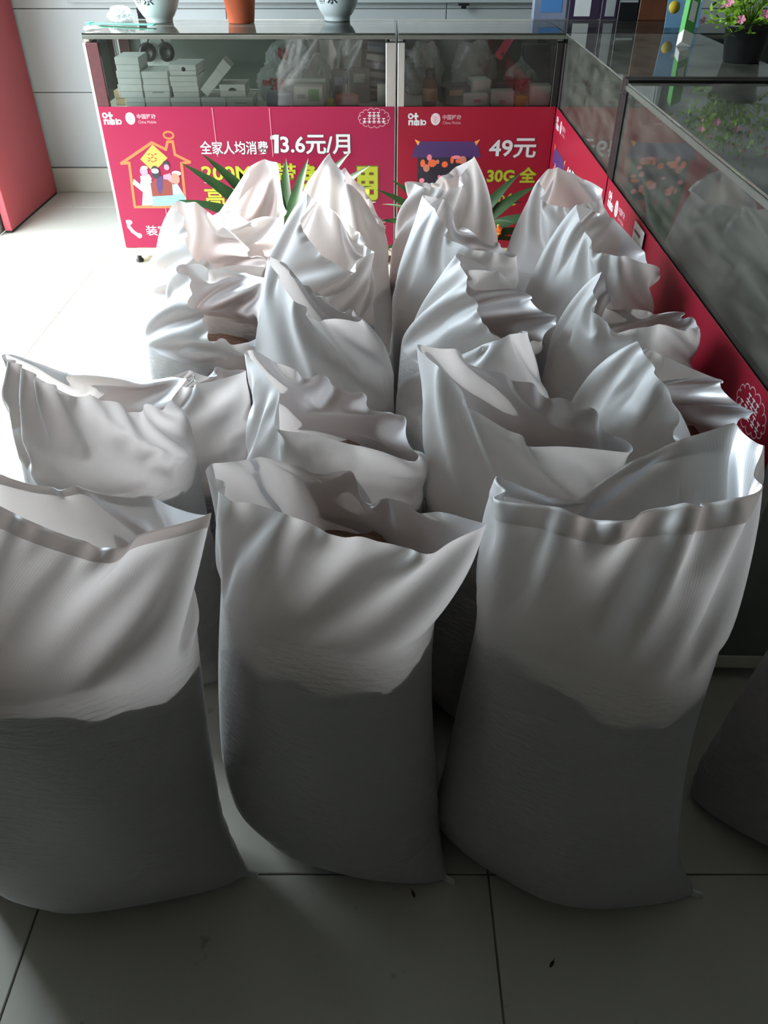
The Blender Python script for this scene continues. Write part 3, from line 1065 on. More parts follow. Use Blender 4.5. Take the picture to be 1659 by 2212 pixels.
def lace_logo(b, x, z, s=1.0):
    """pale line badge: a ring of scallops around two rows of strokes"""
    pl = []
    for k in range(14):
        a = 2 * math.pi * k / 14
        cx, cz = x + 0.058 * s * math.cos(a), z + 0.030 * s * math.sin(a)
        pl += stroke(ell(cx, cz, 0.012 * s, 0.010 * s, 8, a - 1.6, a + 1.6), 0.0025 * s)
    printed('badge', pl, M['pink_print'], b, 2)
    rows = []
    for r_, (n, ww) in enumerate(((3, 0.016), (5, 0.018))):
        for k in range(n):
            gx = x + (k - (n - 1) / 2) * (ww + 0.003) * s
            gz = z + (0.014 - r_ * 0.024) * s
            rows += stroke([(gx - 0.006 * s, gz + 0.008 * s), (gx + 0.006 * s, gz + 0.008 * s)], 0.003 * s)
            rows += stroke([(gx, gz + 0.009 * s), (gx, gz - 0.009 * s)], 0.003 * s)
            rows += stroke([(gx - 0.007 * s, gz - 0.003 * s), (gx + 0.007 * s, gz - 0.003 * s)], 0.003 * s)
            rows += stroke([(gx - 0.006 * s, gz - 0.009 * s), (gx + 0.006 * s, gz - 0.009 * s)], 0.0025 * s)
    printed('badge_strokes', rows, M['white_print'], b, 3)


def banner(t, x0, x1, z0, z1, mat, folds=()):
    b = box('banner', x0, x1, -0.0035, -0.0005, z0, z1, mat, t)
    b2 = bpy.data.objects.new('print_plane', None)
    bpy.data.objects.remove(b2)
    for fx, za, zb in folds:
        printed('fold_line', [[(fx - 0.0016, za), (fx + 0.0016, za), (fx + 0.0016, zb), (fx - 0.0016, zb)]], M['rose_print'], b, 9.4)
    return b


# the printed layers sit just proud of the banner face (local y = -0.0035)
_pr = printed
def printed(name, polys, mat, parent, layer):
    o = _pr(name, polys, mat, parent, layer)
    o.location.y = -0.0035 - 0.0003 * layer
    return o
_le = letters
def letters(*a, **k):
    o = _le(*a, **k)
    for ch in o.parent.children:
        if ch.name.split('.')[0] in (o.name.split('.')[0], o.name.split('.')[0] + '_outline') and ch.location.y > -0.0035:
            ch.location.y -= 0.0035
    return o


# ---- left counter on the back line
X0L, YC = -1.262, 3.80
AL = M['alu']
cl = counter('glass_counter', 'glass counter with the wide pink family price banner and stacked white boxes', (X0L, YC, 0), 0, 1.312, 0.5,
             [(0.012, 0.062, M['maroon']), (1.27, 1.312, AL)], [M['rail'], AL, M['alu_beige'], AL], M['cream'])
box('edge_trim', 0.0, 0.011, 0.0, 0.014, 0.083, CH - 0.03, M['cream'], cl, bev=0.001)


def lp(px, py):
    q = atY(px, py, YC - 0.004)
    return q.x - X0L, q.z


bl = banner(cl, 0.012, 1.308, 0.087, 0.703, M['banner'], folds=[(0.235, 0.09, 0.28), (0.34, 0.09, 0.26), (0.51, 0.5, 0.70), (0.76, 0.5, 0.70)])
a, b_ = lp(218, 243)
corner_logos(bl, a, b_)
lace_logo(bl, *lp(808, 255))


def lbox(px0, py0, px1, py1):
    x0, z1 = lp(px0, py0)
    x1, z0 = lp(px1, py1)
    return x0, x1, z0, z1


letters('全家人均消费', *lbox(431, 305, 580, 333), M['white_print'], bl, 2, outline=M['grey_print'], bold=0.014, ow=0.014)
one = lambda e: [P1(584 - e, 301 + e), P1(584 - e, 294 - e), P1(593, 291 - e), P1(602 + e, 291 - e), P1(602 + e, 331 + e), P1(592.5 - e, 331 + e), P1(592.5 - e, 301 + e)]
P1 = lp
printed('lettering_outline', [one(1.2)], M['grey_print'], bl, 2)
printed('lettering', [one(0)], M['white_print'], bl, 3)
letters('3.6元/月', *lbox(605, 291, 756, 332), M['white_print'], bl, 2, outline=M['grey_print'], bold=0.02, ow=0.02)
letters('200M宽带', *lbox(434, 353, 640, 392), M['yellow_print'], bl, 2, outline=M['green_print'], bold=0.018, ow=0.016)
letters('高清', *lbox(441, 404, 535, 450), M['yellow_print'], bl, 2, outline=M['green_print'], bold=0.012, ow=0.012)
letters('免', *lbox(650, 357, 692, 406), M['yellow_print'], bl, 2, outline=M['green_print'], bold=0.04)
letters('用', *lbox(767, 363, 814, 430), M['yellow_print'], bl, 2, outline=M['green_print'], bold=0.04)
letters('装宽带', *lbox(314, 487, 392, 509), M['white_print'], bl, 2, bold=0.008)
# telephone handset
hs = [lp(*q) for q in ((276, 478), (279, 490), (287, 500), (298, 508))]
pl = stroke(hs, 0.016) + [ell(*lp(279, 480), 0.015, 0.011), ell(*lp(301, 509), 0.013, 0.012)]
printed('handset_icon', pl, M['white_print'], bl, 2)
pl = []
for k, (px, py) in enumerate(((816, 478), (823, 480), (830, 478), (816, 490), (824, 491), (831, 491))):
    c0 = lp(px, py)
    pl += stroke([(c0[0] - 0.006, c0[1] + 0.007), (c0[0] + 0.006, c0[1] + 0.007)], 0.003) + stroke([(c0[0], c0[1] + 0.008), (c0[0], c0[1] - 0.008)], 0.003) + stroke([(c0[0] - 0.006, c0[1] - 0.003), (c0[0] + 0.006, c0[1] - 0.003)], 0.003)
printed('small_mark', pl, M['pink_print'], bl, 2)
# house outline with chimney and smoke
hp = [lp(*q) for q in ((291, 445), (279, 352), (262, 353), (328, 308), (358, 323), (362, 306), (373, 306), (378, 334), (410, 350), (392, 353), (400, 430))]
printed('house_outline', stroke(hp, 0.012) + stroke([lp(291, 447), lp(392, 447)], 0.012), M['orange_print'], bl, 2)
printed('smoke_mark', stroke(ell(*lp(364, 292), 0.022, 0.014, 14), 0.008, True), M['orange_print'], bl, 2)
printed('diamond', [[lp(329, 312), lp(362, 341), lp(332, 372), lp(303, 344)]], M['gold_print'], bl, 3)
dm = []
for k in range(9):
    c0 = lp(322 + (k % 3) * 7, 334 + (k // 3) * 7)
    dm += stroke([(c0[0] - 0.004, c0[1]), (c0[0] + 0.004, c0[1] + 0.004 * (-1) ** k)], 0.004)
printed('diamond_marks', dm, M['brown_print'], bl, 4)
# four flat figures
def P_(*q):
    return [lp(*v) for v in q]
printed('figure_body', [P_((305, 385), (318, 378), (328, 392), (332, 443), (307, 444), (309, 415), (287, 397), (289, 386), (303, 398))], M['sky_print'], bl, 5)
printed('figure_scarf', [P_((303, 380), (322, 376), (328, 386), (322, 398), (305, 396))], M['white_print'], bl, 6)
printed('figure_body', [P_((353, 378), (368, 374), (374, 390), (372, 412), (352, 410))], M['rose_print'], bl, 5)
printed('figure_body', [P_((325, 396), (337, 384), (362, 388), (372, 396), (374, 424), (330, 428))], M['brown_print'], bl, 7)
printed('figure_scarf', [P_((340, 378), (351, 380), (352, 410), (345, 420), (338, 400))], M['purple_print'], bl, 8)
printed('figure_body', [P_((372, 398), (384, 398), (402, 428), (398, 444), (376, 442), (370, 420))], M['sky_print'], bl, 6)
printed('banner_held', [P_((330, 424), (398, 420), (400, 443), (330, 445))], M['blue_print'], bl, 9)
for (px, py, r1, r2, m_) in ((311, 370, 9, 10, 'rose_print'), (336, 372, 10, 14, 'dark_print'), (359, 357, 8, 10, 'dark_print'), (379, 386, 10, 12, 'skin_print')):
    a, b_ = lp(px, py)
    printed('figure_head', [ell(a, b_, r1 * 0.002, r2 * 0.002)], M[m_], bl, 10)
a, b_ = lp(335, 369)
printed('figure_face', [ell(a, b_, 0.017, 0.011)], M['white_print'], bl, 11)
a, b_ = lp(360, 361)
printed('figure_face', [ell(a, b_, 0.012, 0.013)], M['rose_print'], bl, 11)
printed('figure_hair', [ell(*lp(312, 362), 0.016, 0.008)], M['white_print'], bl, 11)
printed('figure_hair', [ell(*lp(381, 374), 0.022, 0.011)], M['card_grey'], bl, 9.5)


# ---- the 49 banner, used on three counters
def banner49(t, W_, tx=0.0, headline=True):
    b = banner(t, 0.004, W_ - 0.004, 0.087, 0.703, M['banner2'], folds=[])
    X = lambda px: (px - 868) * 0.00207 + 0.012
    Z = lambda py: 0.703 - (py - 231) * 0.00195
    corner_logos(b, X(884), Z(244))
    # tiled roof house with red blossom inside
    printed('roof', [[(X(906), Z(303)), (X(1036), Z(303)), (X(1046), Z(337)), (X(894), Z(337))]], M['purple_print'], b, 2)
    printed('roof_end', [[(X(900), Z(298)), (X(912), Z(303)), (X(908), Z(312))]], M['gold_print'], b, 3)
    printed('roof_end', [[(X(1042), Z(298)), (X(1030), Z(303)), (X(1034), Z(312))]], M['gold_print'], b, 3)
    printed('house_front', [[(X(908), Z(337)), (X(1034), Z(337)), (X(1034), Z(430)), (X(908), Z(430))]], M['dark_print'], b, 2)
    r = random.Random(5)
    for m_, n in (('orange_print', 9), ('rose_print', 12), ('skin_print', 10)):
        printed('blossom', [ell(X(r.uniform(918, 1024)), Z(r.uniform(332, 415)), r.uniform(0.008, 0.02), r.uniform(0.008, 0.018), 10) for _ in range(n)], M[m_], b, 3 + n * 0.05)
    if headline:
        letters('49元', X(1064), X(1164), Z(337), Z(297), M['white_print'], b, 2, outline=M['grey_print'], bold=0.02, ow=0.02)
        letters('30G 全', X(1064), X(1170), Z(392), Z(360), M['yellow_print'], b, 2, outline=M['green_print'], bold=0.03)
        letters('500分', X(1062), X(1138), Z(445), Z(418), M['yellow_print'], b, 2, outline=M['green_print'], bold=0.018, ow=0.016)
        letters('电视', X(1042), X(1090), Z(507), Z(487), M['pink_print'], b, 2, bold=0.012)
    return b


XM = 0.058
cm = counter('glass_counter', 'short glass counter with the dark red banner reading 49 in the corner', (XM, YC, 0), 0, 0.697, 0.5,
             [(0.0, 0.03, AL), (0.669, 0.697, M['alu_dark'])], [M['rail'], M['alu_beige'], AL, AL], M['cream'])
banner49(cm, 0.697)

# counter that carries on behind the corner
ce = counter('glass_counter', 'end of the back counter carrying dark packs behind the corner', (0.757, YC, 0), 0, 1.1, 0.5,
             [(0.0, 0.028, M['alu_dark']), (1.07, 1.1, M['alu_dark'])], [M['rail'], M['alu_beige'], None, AL], M['cream'])

RZ = R(-91.4)
dx, dy = math.cos(RZ), math.sin(RZ)
R0 = Vector((0.757, 3.795, 0))
cf = counter('glass_counter', 'side glass counter holding a blue packet, next to the corner', R0, RZ, 1.115, 0.58,
             [(0.0, 0.02, M['alu_dark']), (1.077, 1.115, M['alu_dark'])], [None, None, None, M['alu_dark']], M['cream'], 'sideglass')
banner49(cf, 1.115)
R1 = R0 + Vector((dx, dy, 0)) * 1.122
cn = counter('glass_counter', 'long side glass counter with yellow price tags and a bag inside', R1, RZ, 1.50, 0.58,
             [(0.0, 0.03, M['alu_dark']), (1.47, 1.50, AL)], [M['rail'], AL, M['alu_dark'], AL], M['cream'], 'sideglass')
bn = banner49(cn, 1.50)
lace_logo(bn, 1.385, 0.645, 1.05)


def on_counter(root, x, y, z):
    """counter coordinates to world"""
    return root.matrix_basis @ Vector((x, y, z))


for c_ in (cl, cm, ce, cf, cn):
    c_.rotation_mode = 'XYZ'
bpy.context.view_layer.update()
stk = thing('sticker', 'white paper sticker with grey print stuck on the red side banner', 'sticker', on_counter(cn, 0.47, -0.0085, 0.645), (0, 0, RZ))
box('paper', -0.055, 0.055, -0.0012, 0.0, -0.05, 0.05, M['white_print'], stk)
box('print_block', -0.045, 0.045, -0.0016, -0.0012, -0.03, 0.012, M['card_grey'], stk)
box('print_line', -0.045, 0.02, -0.0016, -0.0012, 0.024, 0.032, M['card_dark'], stk)

# ------------------------------------------------------------------ goods in and on the counters
def at_plane(px, py, Y):
    return atY(px, py, Y)


def carton(label, x0, x1, y0, z0, h, depth, mat, rz=0.0, ry=0.0, group=None, lid=0.55, mark=None, name='carton', cat='box'):
    """a lidded card box standing on z0, front face at y0"""
    w = x1 - x0
    t = thing(name, label, cat, ((x0 + x1) / 2, y0 + depth / 2, z0), (0, ry, rz), group)
    box('tray', -w / 2 + 0.0012, w / 2 - 0.0012, -depth / 2 + 0.0012, depth / 2 - 0.0012, 0.0, h * (1 - lid) + 0.0005, mat, t, bev=0.001)
    box('lid', -w / 2, w / 2, -depth / 2, depth / 2, h * (1 - lid) + 0.0015, h, mat, t, bev=0.001)
    if mark == 'dot':
        lathe('mark', [(0, 0), (0.009, 0), (0.009, 0.0006), (0, 0.0006)], M['card_dark'], t, n=16, loc=(0.005, -depth / 2 - 0.0001, h * 0.6), rot=(math.pi / 2, 0, 0))
    elif mark == 'arch':
        bm = bmesh.new()
        vs = [bm.verts.new((0.018 * math.cos(a), 0, 0.012 * math.sin(a))) for a in [math.pi * k / 10 for k in range(11)]]
        bm.faces.new(vs)
        from_bm('mark', bm, M['card_dark'], t, loc=(0, -depth / 2 - 0.0006, h * 0.5))
    elif mark == 'line':
        box('mark', -0.02, 0.03, -depth / 2 - 0.0006, -depth / 2 - 0.0001, h * 0.35, h * 0.45, M['card_grey'], t)
    return t


def pxX(px, Y, py=200):
    x, y, z = ray(px, py)
    return x * Y / y


YB0 = 3.862
GB = 'white phone boxes in the left glass counter'
S0 = SHZ + 0.0005
FX = [(268, 309), (310.5, 364), (366, 430), (432, 485), (487, 545)]
marks = [None, None, None, None, 'line']
FL = ['flat white phone box under the tall end stack', 'flat white phone box under the second stack', 'flat white phone box under the crooked third stack', 'flat white phone box under the slanting narrow box', 'flat white phone box with a grey line under the arch marked box']
for k, (a, b_) in enumerate(FX):
    carton(FL[k], pxX(a, YB0), pxX(b_, YB0), YB0 + 0.002 * (k % 2), S0, 0.037, 0.15, M['whitebox'], group=GB, mark=marks[k])
zF = S0 + 0.0375
for k in range(3):
    carton('white phone box, %s of the tall end stack beside the maroon post' % ('lowest', 'middle one', 'topmost')[k], pxX(257 + k * 1.0, YB0), pxX(309, YB0), YB0 + 0.003 * k, zF + k * 0.0515, 0.051, 0.16, M['whitebox'], rz=0.015 * (k - 1), group=GB)
for k in range(2):
    carton(('white phone box with a grey line, lower of the second stack', 'plain white phone box, upper of the second stack')[k], pxX(311.5, YB0), pxX(367, YB0), YB0 + 0.004 * k, zF + k * 0.0505, 0.05, 0.16, M['whitebox'], group=GB, mark='line' if k == 0 else None)
carton('white phone box set crooked in the third stack', pxX(372, YB0), pxX(428, YB0), YB0 + 0.006, zF, 0.042, 0.16, M['whitebox'], rz=0.03)
carton('white phone box in the middle of the third stack', pxX(371, YB0), pxX(430, YB0), YB0 + 0.002, zF + 0.0425, 0.04, 0.16, M['whitebox'], rz=-0.02)
carton('white phone box with a dark round mark on top of the third stack', pxX(372, YB0), pxX(431, YB0), YB0 + 0.012, zF + 0.083, 0.042, 0.17, M['whitebox'], rz=-0.05, mark='dot')
lean = carton('narrow white box leaning at a slant beside the stacks', -0.022, 0.022, -0.045, 0, 0.165, 0.09, M['whitebox'], ry=0.78, lid=0.3)
lean.location = (pxX(440, YB0), YB0 + 0.05, zF + 0.016)
carton('white box with a dark arch mark lying on the bottom row', pxX(474, YB0), pxX(530, YB0), YB0 + 0.01, zF, 0.05, 0.13, M['whitebox'], mark='arch')
carton('tan cardboard box in the corner behind the maroon post', pxX(240, YB0), pxX(265, YB0), YB0 + 0.04, S0, 0.058, 0.14, M['card_tan'])

# headphones hanging on a white card
p = atY(338, 113, 4.14)
hp = thing('headphones', 'dark round headphones on a white card at the back of the counter', 'headphones', (p.x, 4.14, SHZ))
box('card', -0.07, 0.07, 0.02, 0.024, 0.0, min(p.z - SHZ + 0.06, 0.235), M['whitebox'], hp)
for sx in (-0.042, 0.042):
    lathe('ear_cup', [(0, 0), (0.034, 0), (0.04, 0.008), (0.036, 0.018), (0.02, 0.022), (0.018, 0.014), (0, 0.014)], M['black'], hp, n=24, loc=(sx, 0.015, p.z - SHZ), rot=(math.pi / 2, 0, 0))
bm = bmesh.new()
tube(bm, [(0.042 * math.cos(a), 0.008, p.z - SHZ + 0.012 + 0.055 * math.sin(a)) for a in [math.pi * k / 12 for k in range(13)]], 0.004, 8)
from_bm('head_band', bm, M['black'], hp, smooth=True)


def bag(label, loc, sx, sy, sz, mat, seed=0, knot=True, red=None, rz=0.0):
    """a crinkled thin carrier bag, loosely filled"""
    t = thing('plastic_bag', label, 'plastic bag', loc, (0, 0, rz))
    bm = bmesh.new()
    bmesh.ops.create_icosphere(bm, subdivisions=5, radius=1)
    for v in bm.verts:
        d = v.co.normalized()
        q = Vector((d.x * 1.7 + seed * 7.1, d.y * 1.7, d.z * 1.7))
        r1 = mnoise.noise(q) * 0.22
        r2 = abs(mnoise.noise(q * 2.7)) * 0.26
        r3 = abs(mnoise.noise(q * 6.1)) * 0.12
        k = 1 + r1 + 0.14 - r2 - r3
        z = d.z * k
        if d.z > 0.45 and knot:
            f = (d.z - 0.45) / 0.55
            k *= 1 - 0.75 * f ** 1.5
            z += 0.25 * f
        v.co = (d.x * k * sx, d.y * k * sy, max(-0.72, z) * sz + 0.72 * sz)
    me = bpy.data.meshes.new('film')
    bm.to_mesh(me)
    me.polygons.foreach_set('use_smooth', [True] * len(me.polygons))
    o = obj('film', me, mat, t)
    if red:
        cols = []
        for f in bm.faces:
            c = f.calc_center_median()
            if c.y < -0.2 * sy:
                for (rx, rzz, rw, rh) in red:
                    if abs(c.x - rx * sx) < rw * sx and abs(c.z - rzz * sz) < rh * sz and mnoise.noise(Vector((c.x * 90, c.z * 90, seed))) > -0.18:
                        cols.append(f)
                        break
        b2 = bmesh.new()
        mp = {}
        for f in cols:
            vs = []
            for v in f.verts:
                if v.index not in mp:
                    mp[v.index] = b2.verts.new(v.co + v.normal * 0.0012)
                vs.append(mp[v.index])
            b2.faces.new(vs)
        pr = from_bm('print', b2, M['card_red'], t, smooth=True)
        pr['kind'] = 'stuff'
    if knot:
        b3 = bmesh.new()
        tube(b3, [(0, 0, 1.35 * sz), (0.004, 0.002, 1.5 * sz), (-0.01, 0, 1.6 * sz), (0.012, 0.004, 1.72 * sz)], [0.012, 0.009, 0.012, 0.004], 8)
        from_bm('knot', b3, mat, t, smooth=True)
    bm.free()
    return t


p = atY(602, 205, 4.0)
bag('crinkled carrier bag with red printing, slumped among the boxes', (p.x, 4.03, S0), 0.085, 0.06, 0.085, M['film_white'], 1, True, [(0.05, 0.85, 0.42, 0.28), (-0.55, 0.9, 0.2, 0.12)])
p = atY(622, 150, 4.16)
bag('larger carrier bag with a red mark standing against the cabinet back', (p.x, 4.18, S0), 0.10, 0.07, 0.13, M['film_white'], 2, False, [(-0.15, 1.3, 0.25, 0.18)])
p = atY(690, 180, 4.05)
bag('small clear bag beside the green printed box', (p.x - 0.01, 4.06, S0), 0.062, 0.06, 0.09, M['film'], 3, True)


def slab(name, label, cat, cx, cy, z0, w, d, h, mat, rz=0, rx=0, ry=0, face=None, group=None):
    t = thing(name, label, cat, (cx, cy, z0), (rx, ry, rz), group)
    box('body', -w / 2, w / 2, -d / 2, d / 2, 0, h, mat, t, bev=min(w, d, h) * 0.08)
    if face:
        for (fx0, fx1, fz0, fz1, fm_) in face:
            box('printed_patch', fx0 * w, fx1 * w, -d / 2 - 0.0008, -d / 2 - 0.0001, fz0 * h, fz1 * h, fm_, t)
    return t


def px_slab(name, label, cat, px0, px1, py0, py1, Y, d, mat, **k):
    a, b_ = atY(px0, py1, Y), atY(px1, py1, Y)
    top = atY((px0 + px1) / 2, py0, Y).z
    z0 = k.pop('z0', S0)
    return slab(name, label, cat, (a.x + b_.x) / 2, Y + d / 2, z0, abs(b_.x - a.x), d, top - z0, mat, **k)


px_slab('carton', 'white box with a green screen picture on its front', 'box', 636, 699, 186, 224, 3.87, 0.05, M['whitebox'], face=[(0.0, 0.36, 0.25, 0.85, M['card_green']), (-0.4, -0.1, 0.4, 0.6, M['card_grey'])])
px_slab('carton', 'plain white box behind the green printed one', 'box', 620, 706, 174, 224, 3.94, 0.06, M['whitebox'])
px_slab('carton', 'pale bluish box between the bag and the green printed box', 'box', 576, 630, 205, 224, 3.868, 0.06, M['card_lilac'])
px_slab('carton', 'dark cased gadget with a yellow edge', 'box', 718, 752, 152, 222, 3.93, 0.05, M['card_dark'], face=[(0.35, 0.48, 0.1, 0.6, M['card_yellow']), (-0.3, 0.2, 0.55, 0.8, M['card_lilac'])])
px_slab('carton', 'dark flat case standing by the aluminium post', 'box', 756, 800, 148, 222, 3.95, 0.05, M['card_dark'], face=[(-0.3, 0.25, 0.6, 0.85, M['card_grey'])])
px_slab('carton', 'low red box in front of the dark cases', 'box', 724, 776, 205, 224, 3.866, 0.05, M['card_red'])
px_slab('carton', 'tiny yellow box at the foot of the dark cases', 'box', 706, 722, 214, 224, 3.868, 0.03, M['card_yellow'])
px_slab('carton', 'narrow white box upright against the aluminium post', 'box', 815, 836, 182, 224, 3.868, 0.03, M['whitebox'])
for k in range(5):
    px_y = 182 - k * 19
    a = atY(783 + k * 2, px_y, 4.0)
    b_ = atY(830, px_y, 4.0)
    zz0 = atY(800, 186, 4.0).z
    t = slab('case', 'flat %s disc case, %s of the leaning pile by the aluminium post' % ('grey' if k % 2 else 'lilac', ('lowest', 'second up', 'middle one', 'second from the top', 'topmost')[k]), 'case', (a.x + b_.x) / 2 + 0.004, 4.05, S0 + 0.062 + k * 0.0335, b_.x - a.x, 0.12, 0.024, M['card_grey'] if k % 2 else M['card_lilac'], ry=0.10, group='disc cases piled in the left glass counter')
slab('carton', 'dark box carrying the leaning pile of grey cases', 'box', atY(808, 200, 4.02).x, 4.06, S0, 0.105, 0.12, 0.052, M['card_dark'])
# white sheets of paper propped at the back
p0 = atY(738, 150, 4.2)
pt = thing('paper_sheets', 'two folded white paper sheets propped up high at the cabinet back', 'paper', (p0.x, 4.2, S0))
zt_ = atY(738, 86, 4.2).z - S0
for (xa, xb, zb_, yy) in ((-0.10, 0.0, 0.08, 0.0), (0.0, 0.10, 0.05, 0.012)):
    bm = bmesh.new()
    pts = [(xa, yy, zt_), (xb, yy + 0.01, zt_ - 0.002), (xb - 0.02, yy - 0.02, 0.0), (xa + 0.015, yy - 0.03, 0.0)]
    f = bm.faces.new([bm.verts.new(q) for q in pts])
    g_ = bmesh.ops.extrude_face_region(bm, geom=[f])
    bmesh.ops.translate(bm, verts=[v for v in g_['geom'] if isinstance(v, bmesh.types.BMVert)], vec=(0, 0.0015, 0))
    bmesh.ops.recalc_face_normals(bm, faces=bm.faces)
    from_bm('sheet', bm, M['whitebox'], pt)

# ---- middle counter
p = atY(928, 224, 3.88)
bt = thing('bottle', 'brown bottle with a black cap in the corner counter', 'bottle', (p.x, 3.9, S0))
lathe('glass_body', [(0, 0), (0.03, 0), (0.033, 0.004), (0.033, 0.085), (0.026, 0.105), (0.014, 0.112)], M['bottle'], bt, n=24)
lathe('cap', [(0.0, 0.145), (0.019, 0.145), (0.021, 0.142), (0.021, 0.11), (0.0, 0.11)], M['black'], bt, n=24)
bm = bmesh.new()
for k in range(10):
    pass
lathe('bottle_label', [(0.0334, 0.02), (0.0336, 0.021), (0.0336, 0.07), (0.0334, 0.071)], M['card_tan'], bt, n=24)
bm.free()
px_slab('carton', 'open white box tipped up at the back of the corner counter', 'box', 1012, 1056, 172, 224, 3.93, 0.09, M['whitebox'], rz=0.2)
px_slab('carton', 'white box with faint red print in the corner counter', 'box', 1000, 1054, 204, 224, 3.868, 0.05, M['whitebox'], face=[(-0.1, 0.2, 0.3, 0.6, M['rose_print'])])
px_slab('carton', 'white box with a rose logo in front of the dark carton', 'box', 1060, 1110, 196, 224, 3.868, 0.06, M['whitebox'], face=[(-0.15, 0.15, 0.2, 0.4, M['rose_print'])])
px_slab('carton', 'dark carton behind the white boxes of the corner counter', 'box', 1056, 1110, 178, 224, 3.95, 0.08, M['card_dark'])
px_slab('carton', 'small yellow box between the white ones in the corner counter', 'box', 1112, 1138, 208, 224, 3.868, 0.04, M['card_yellow'])
px_slab('carton', 'rounded white box at the end of the corner counter', 'box', 1144, 1188, 184, 224, 3.868, 0.06, M['whitebox'], ry=0.0)
px_slab('carton', 'black gadget lying beside the brown bottle', 'box', 952, 1010, 186, 224, 3.90, 0.10, M['black'], rz=0.3, face=[(-0.35, 0.2, 0.5, 0.8, M['card_tan'])])
p = atY(1022, 190, 4.1)
bag('grey domed plastic bag behind the boxes of the corner counter', (p.x, 4.13, S0), 0.095, 0.07, 0.125, M['film_white'], 5, False, [(0.0, 0.55, 0.45, 0.12)])
p = atY(925, 150, 4.16)
bag('dull clear bag filling the left end of the corner counter', (p.x - 0.02, 4.17, S0), 0.085, 0.07, 0.12, M['film'], 6, False)
p = atY(1120, 170, 4.1)
bag('reddish tinted clear bag by the dark case', (p.x, 4.08, S0), 0.075, 0.06, 0.08, M['film'], 7, True, [(-0.1, 0.8, 0.5, 0.3)])
a, b_ = atY(1076, 80, 4.0), atY(1104, 122, 4.0)
tg = thing('tag', 'bright pink tag hanging slantwise inside the corner counter', 'tag', ((a.x + b_.x) / 2, 4.0, (a.z + b_.z) / 2), (0, 0.55, 0))
box('strip', -0.018, 0.018, -0.001, 0.001, -0.052, 0.052, M['card_pink'], tg, bev=0.0005)
lathe('eyelet', [(0.004, -0.002), (0.008, -0.002), (0.008, 0.002), (0.004, 0.002)], M['card_dark'], tg, n=14, loc=(0.008, -0.001, -0.03), rot=(math.pi / 2, 0, 0))
bm = bmesh.new()
tube(bm, [(0, 0, 0.05), (0.02, 0.0, 0.07), (0.045, 0, 0.082)], 0.0008, 6)
from_bm('string', bm, M['whitebox'], tg)
px_slab('carton', 'dark case standing high at the right end of the corner counter', 'box', 1118, 1170, 96, 224, 4.19, 0.05, M['card_dark'])


# ---- side counters (local coordinates: x towards the shop, y in from the front)
def side(root, x, y, z):
    return on_counter(root, x, y, z)


q = side(cf, 0.50, 0.10, S0)
bp_ = thing('packet', 'blue packet with a dark lid in the side counter', 'packet', q, (0, 0, RZ))
box('body', -0.045, 0.045, -0.02, 0.02, 0.0, 0.07, M['card_blue'], bp_, bev=0.004)
box('lid', -0.04, 0.04, -0.018, 0.018, 0.0705, 0.10, M['card_grey'], bp_, bev=0.004)
q = side(cf, 0.30, 0.30, S0)
bag('white carrier bag far inside the side counter', q, 0.12, 0.09, 0.09, M['film_white'], 8, True)
q = side(cf, 0.72, 0.16, S0)
c_ = thing('card', 'white card lying on the shelf of the side counter by the dark post', 'card', q, (0, 0, RZ + 0.5))
box('sheet', -0.06, 0.06, -0.035, 0.035, 0, 0.002, M['whitebox'], c_)
box('print_band', -0.05, 0.05, -0.03, -0.01, 0.002, 0.0025, M['card_grey'], c_)
for k, (x, y, m_, lab) in enumerate(((0.85, 0.34, 'card_red', 'red box deep inside the far side counter'), (0.62, 0.40, 'card_dark', 'black box deep inside the far side counter'),
                                     (0.20, 0.12, 'card_green', 'green box near the corner end of the side counter'))):
    q = side(cf, x, y, S0)
    carton(lab, q.x - 0.05, q.x + 0.05, q.y - 0.04, S0, 0.05, 0.08, M[m_], rz=0.2 * k)
q = side(cn, 0.25, 0.20, S0)
bag('crumpled clear carrier bag at the far end of the long side counter', q, 0.12, 0.12, 0.09, M['film_white'], 11, True)
q = side(cn, 0.46, 0.18, S0)
bag('flattened clear bag on the shelf of the long side counter', q, 0.08, 0.10, 0.05, M['film'], 12, False)
for k, (x, m_, lab) in enumerate(((0.14, 'card_red', 'red gift box behind the bag in the long side counter'), (0.30, 'card_dark', 'black box beside the red gift box in the long side counter'),
                                  (0.46, 'card_pink', 'pinkish red gift box in the long side counter'))):
    q = side(cn, x, 0.42, S0)
    carton(lab, q.x - 0.06, q.x + 0.06, q.y - 0.055, S0, 0.06, 0.11, M[m_], rz=0.1 * k)
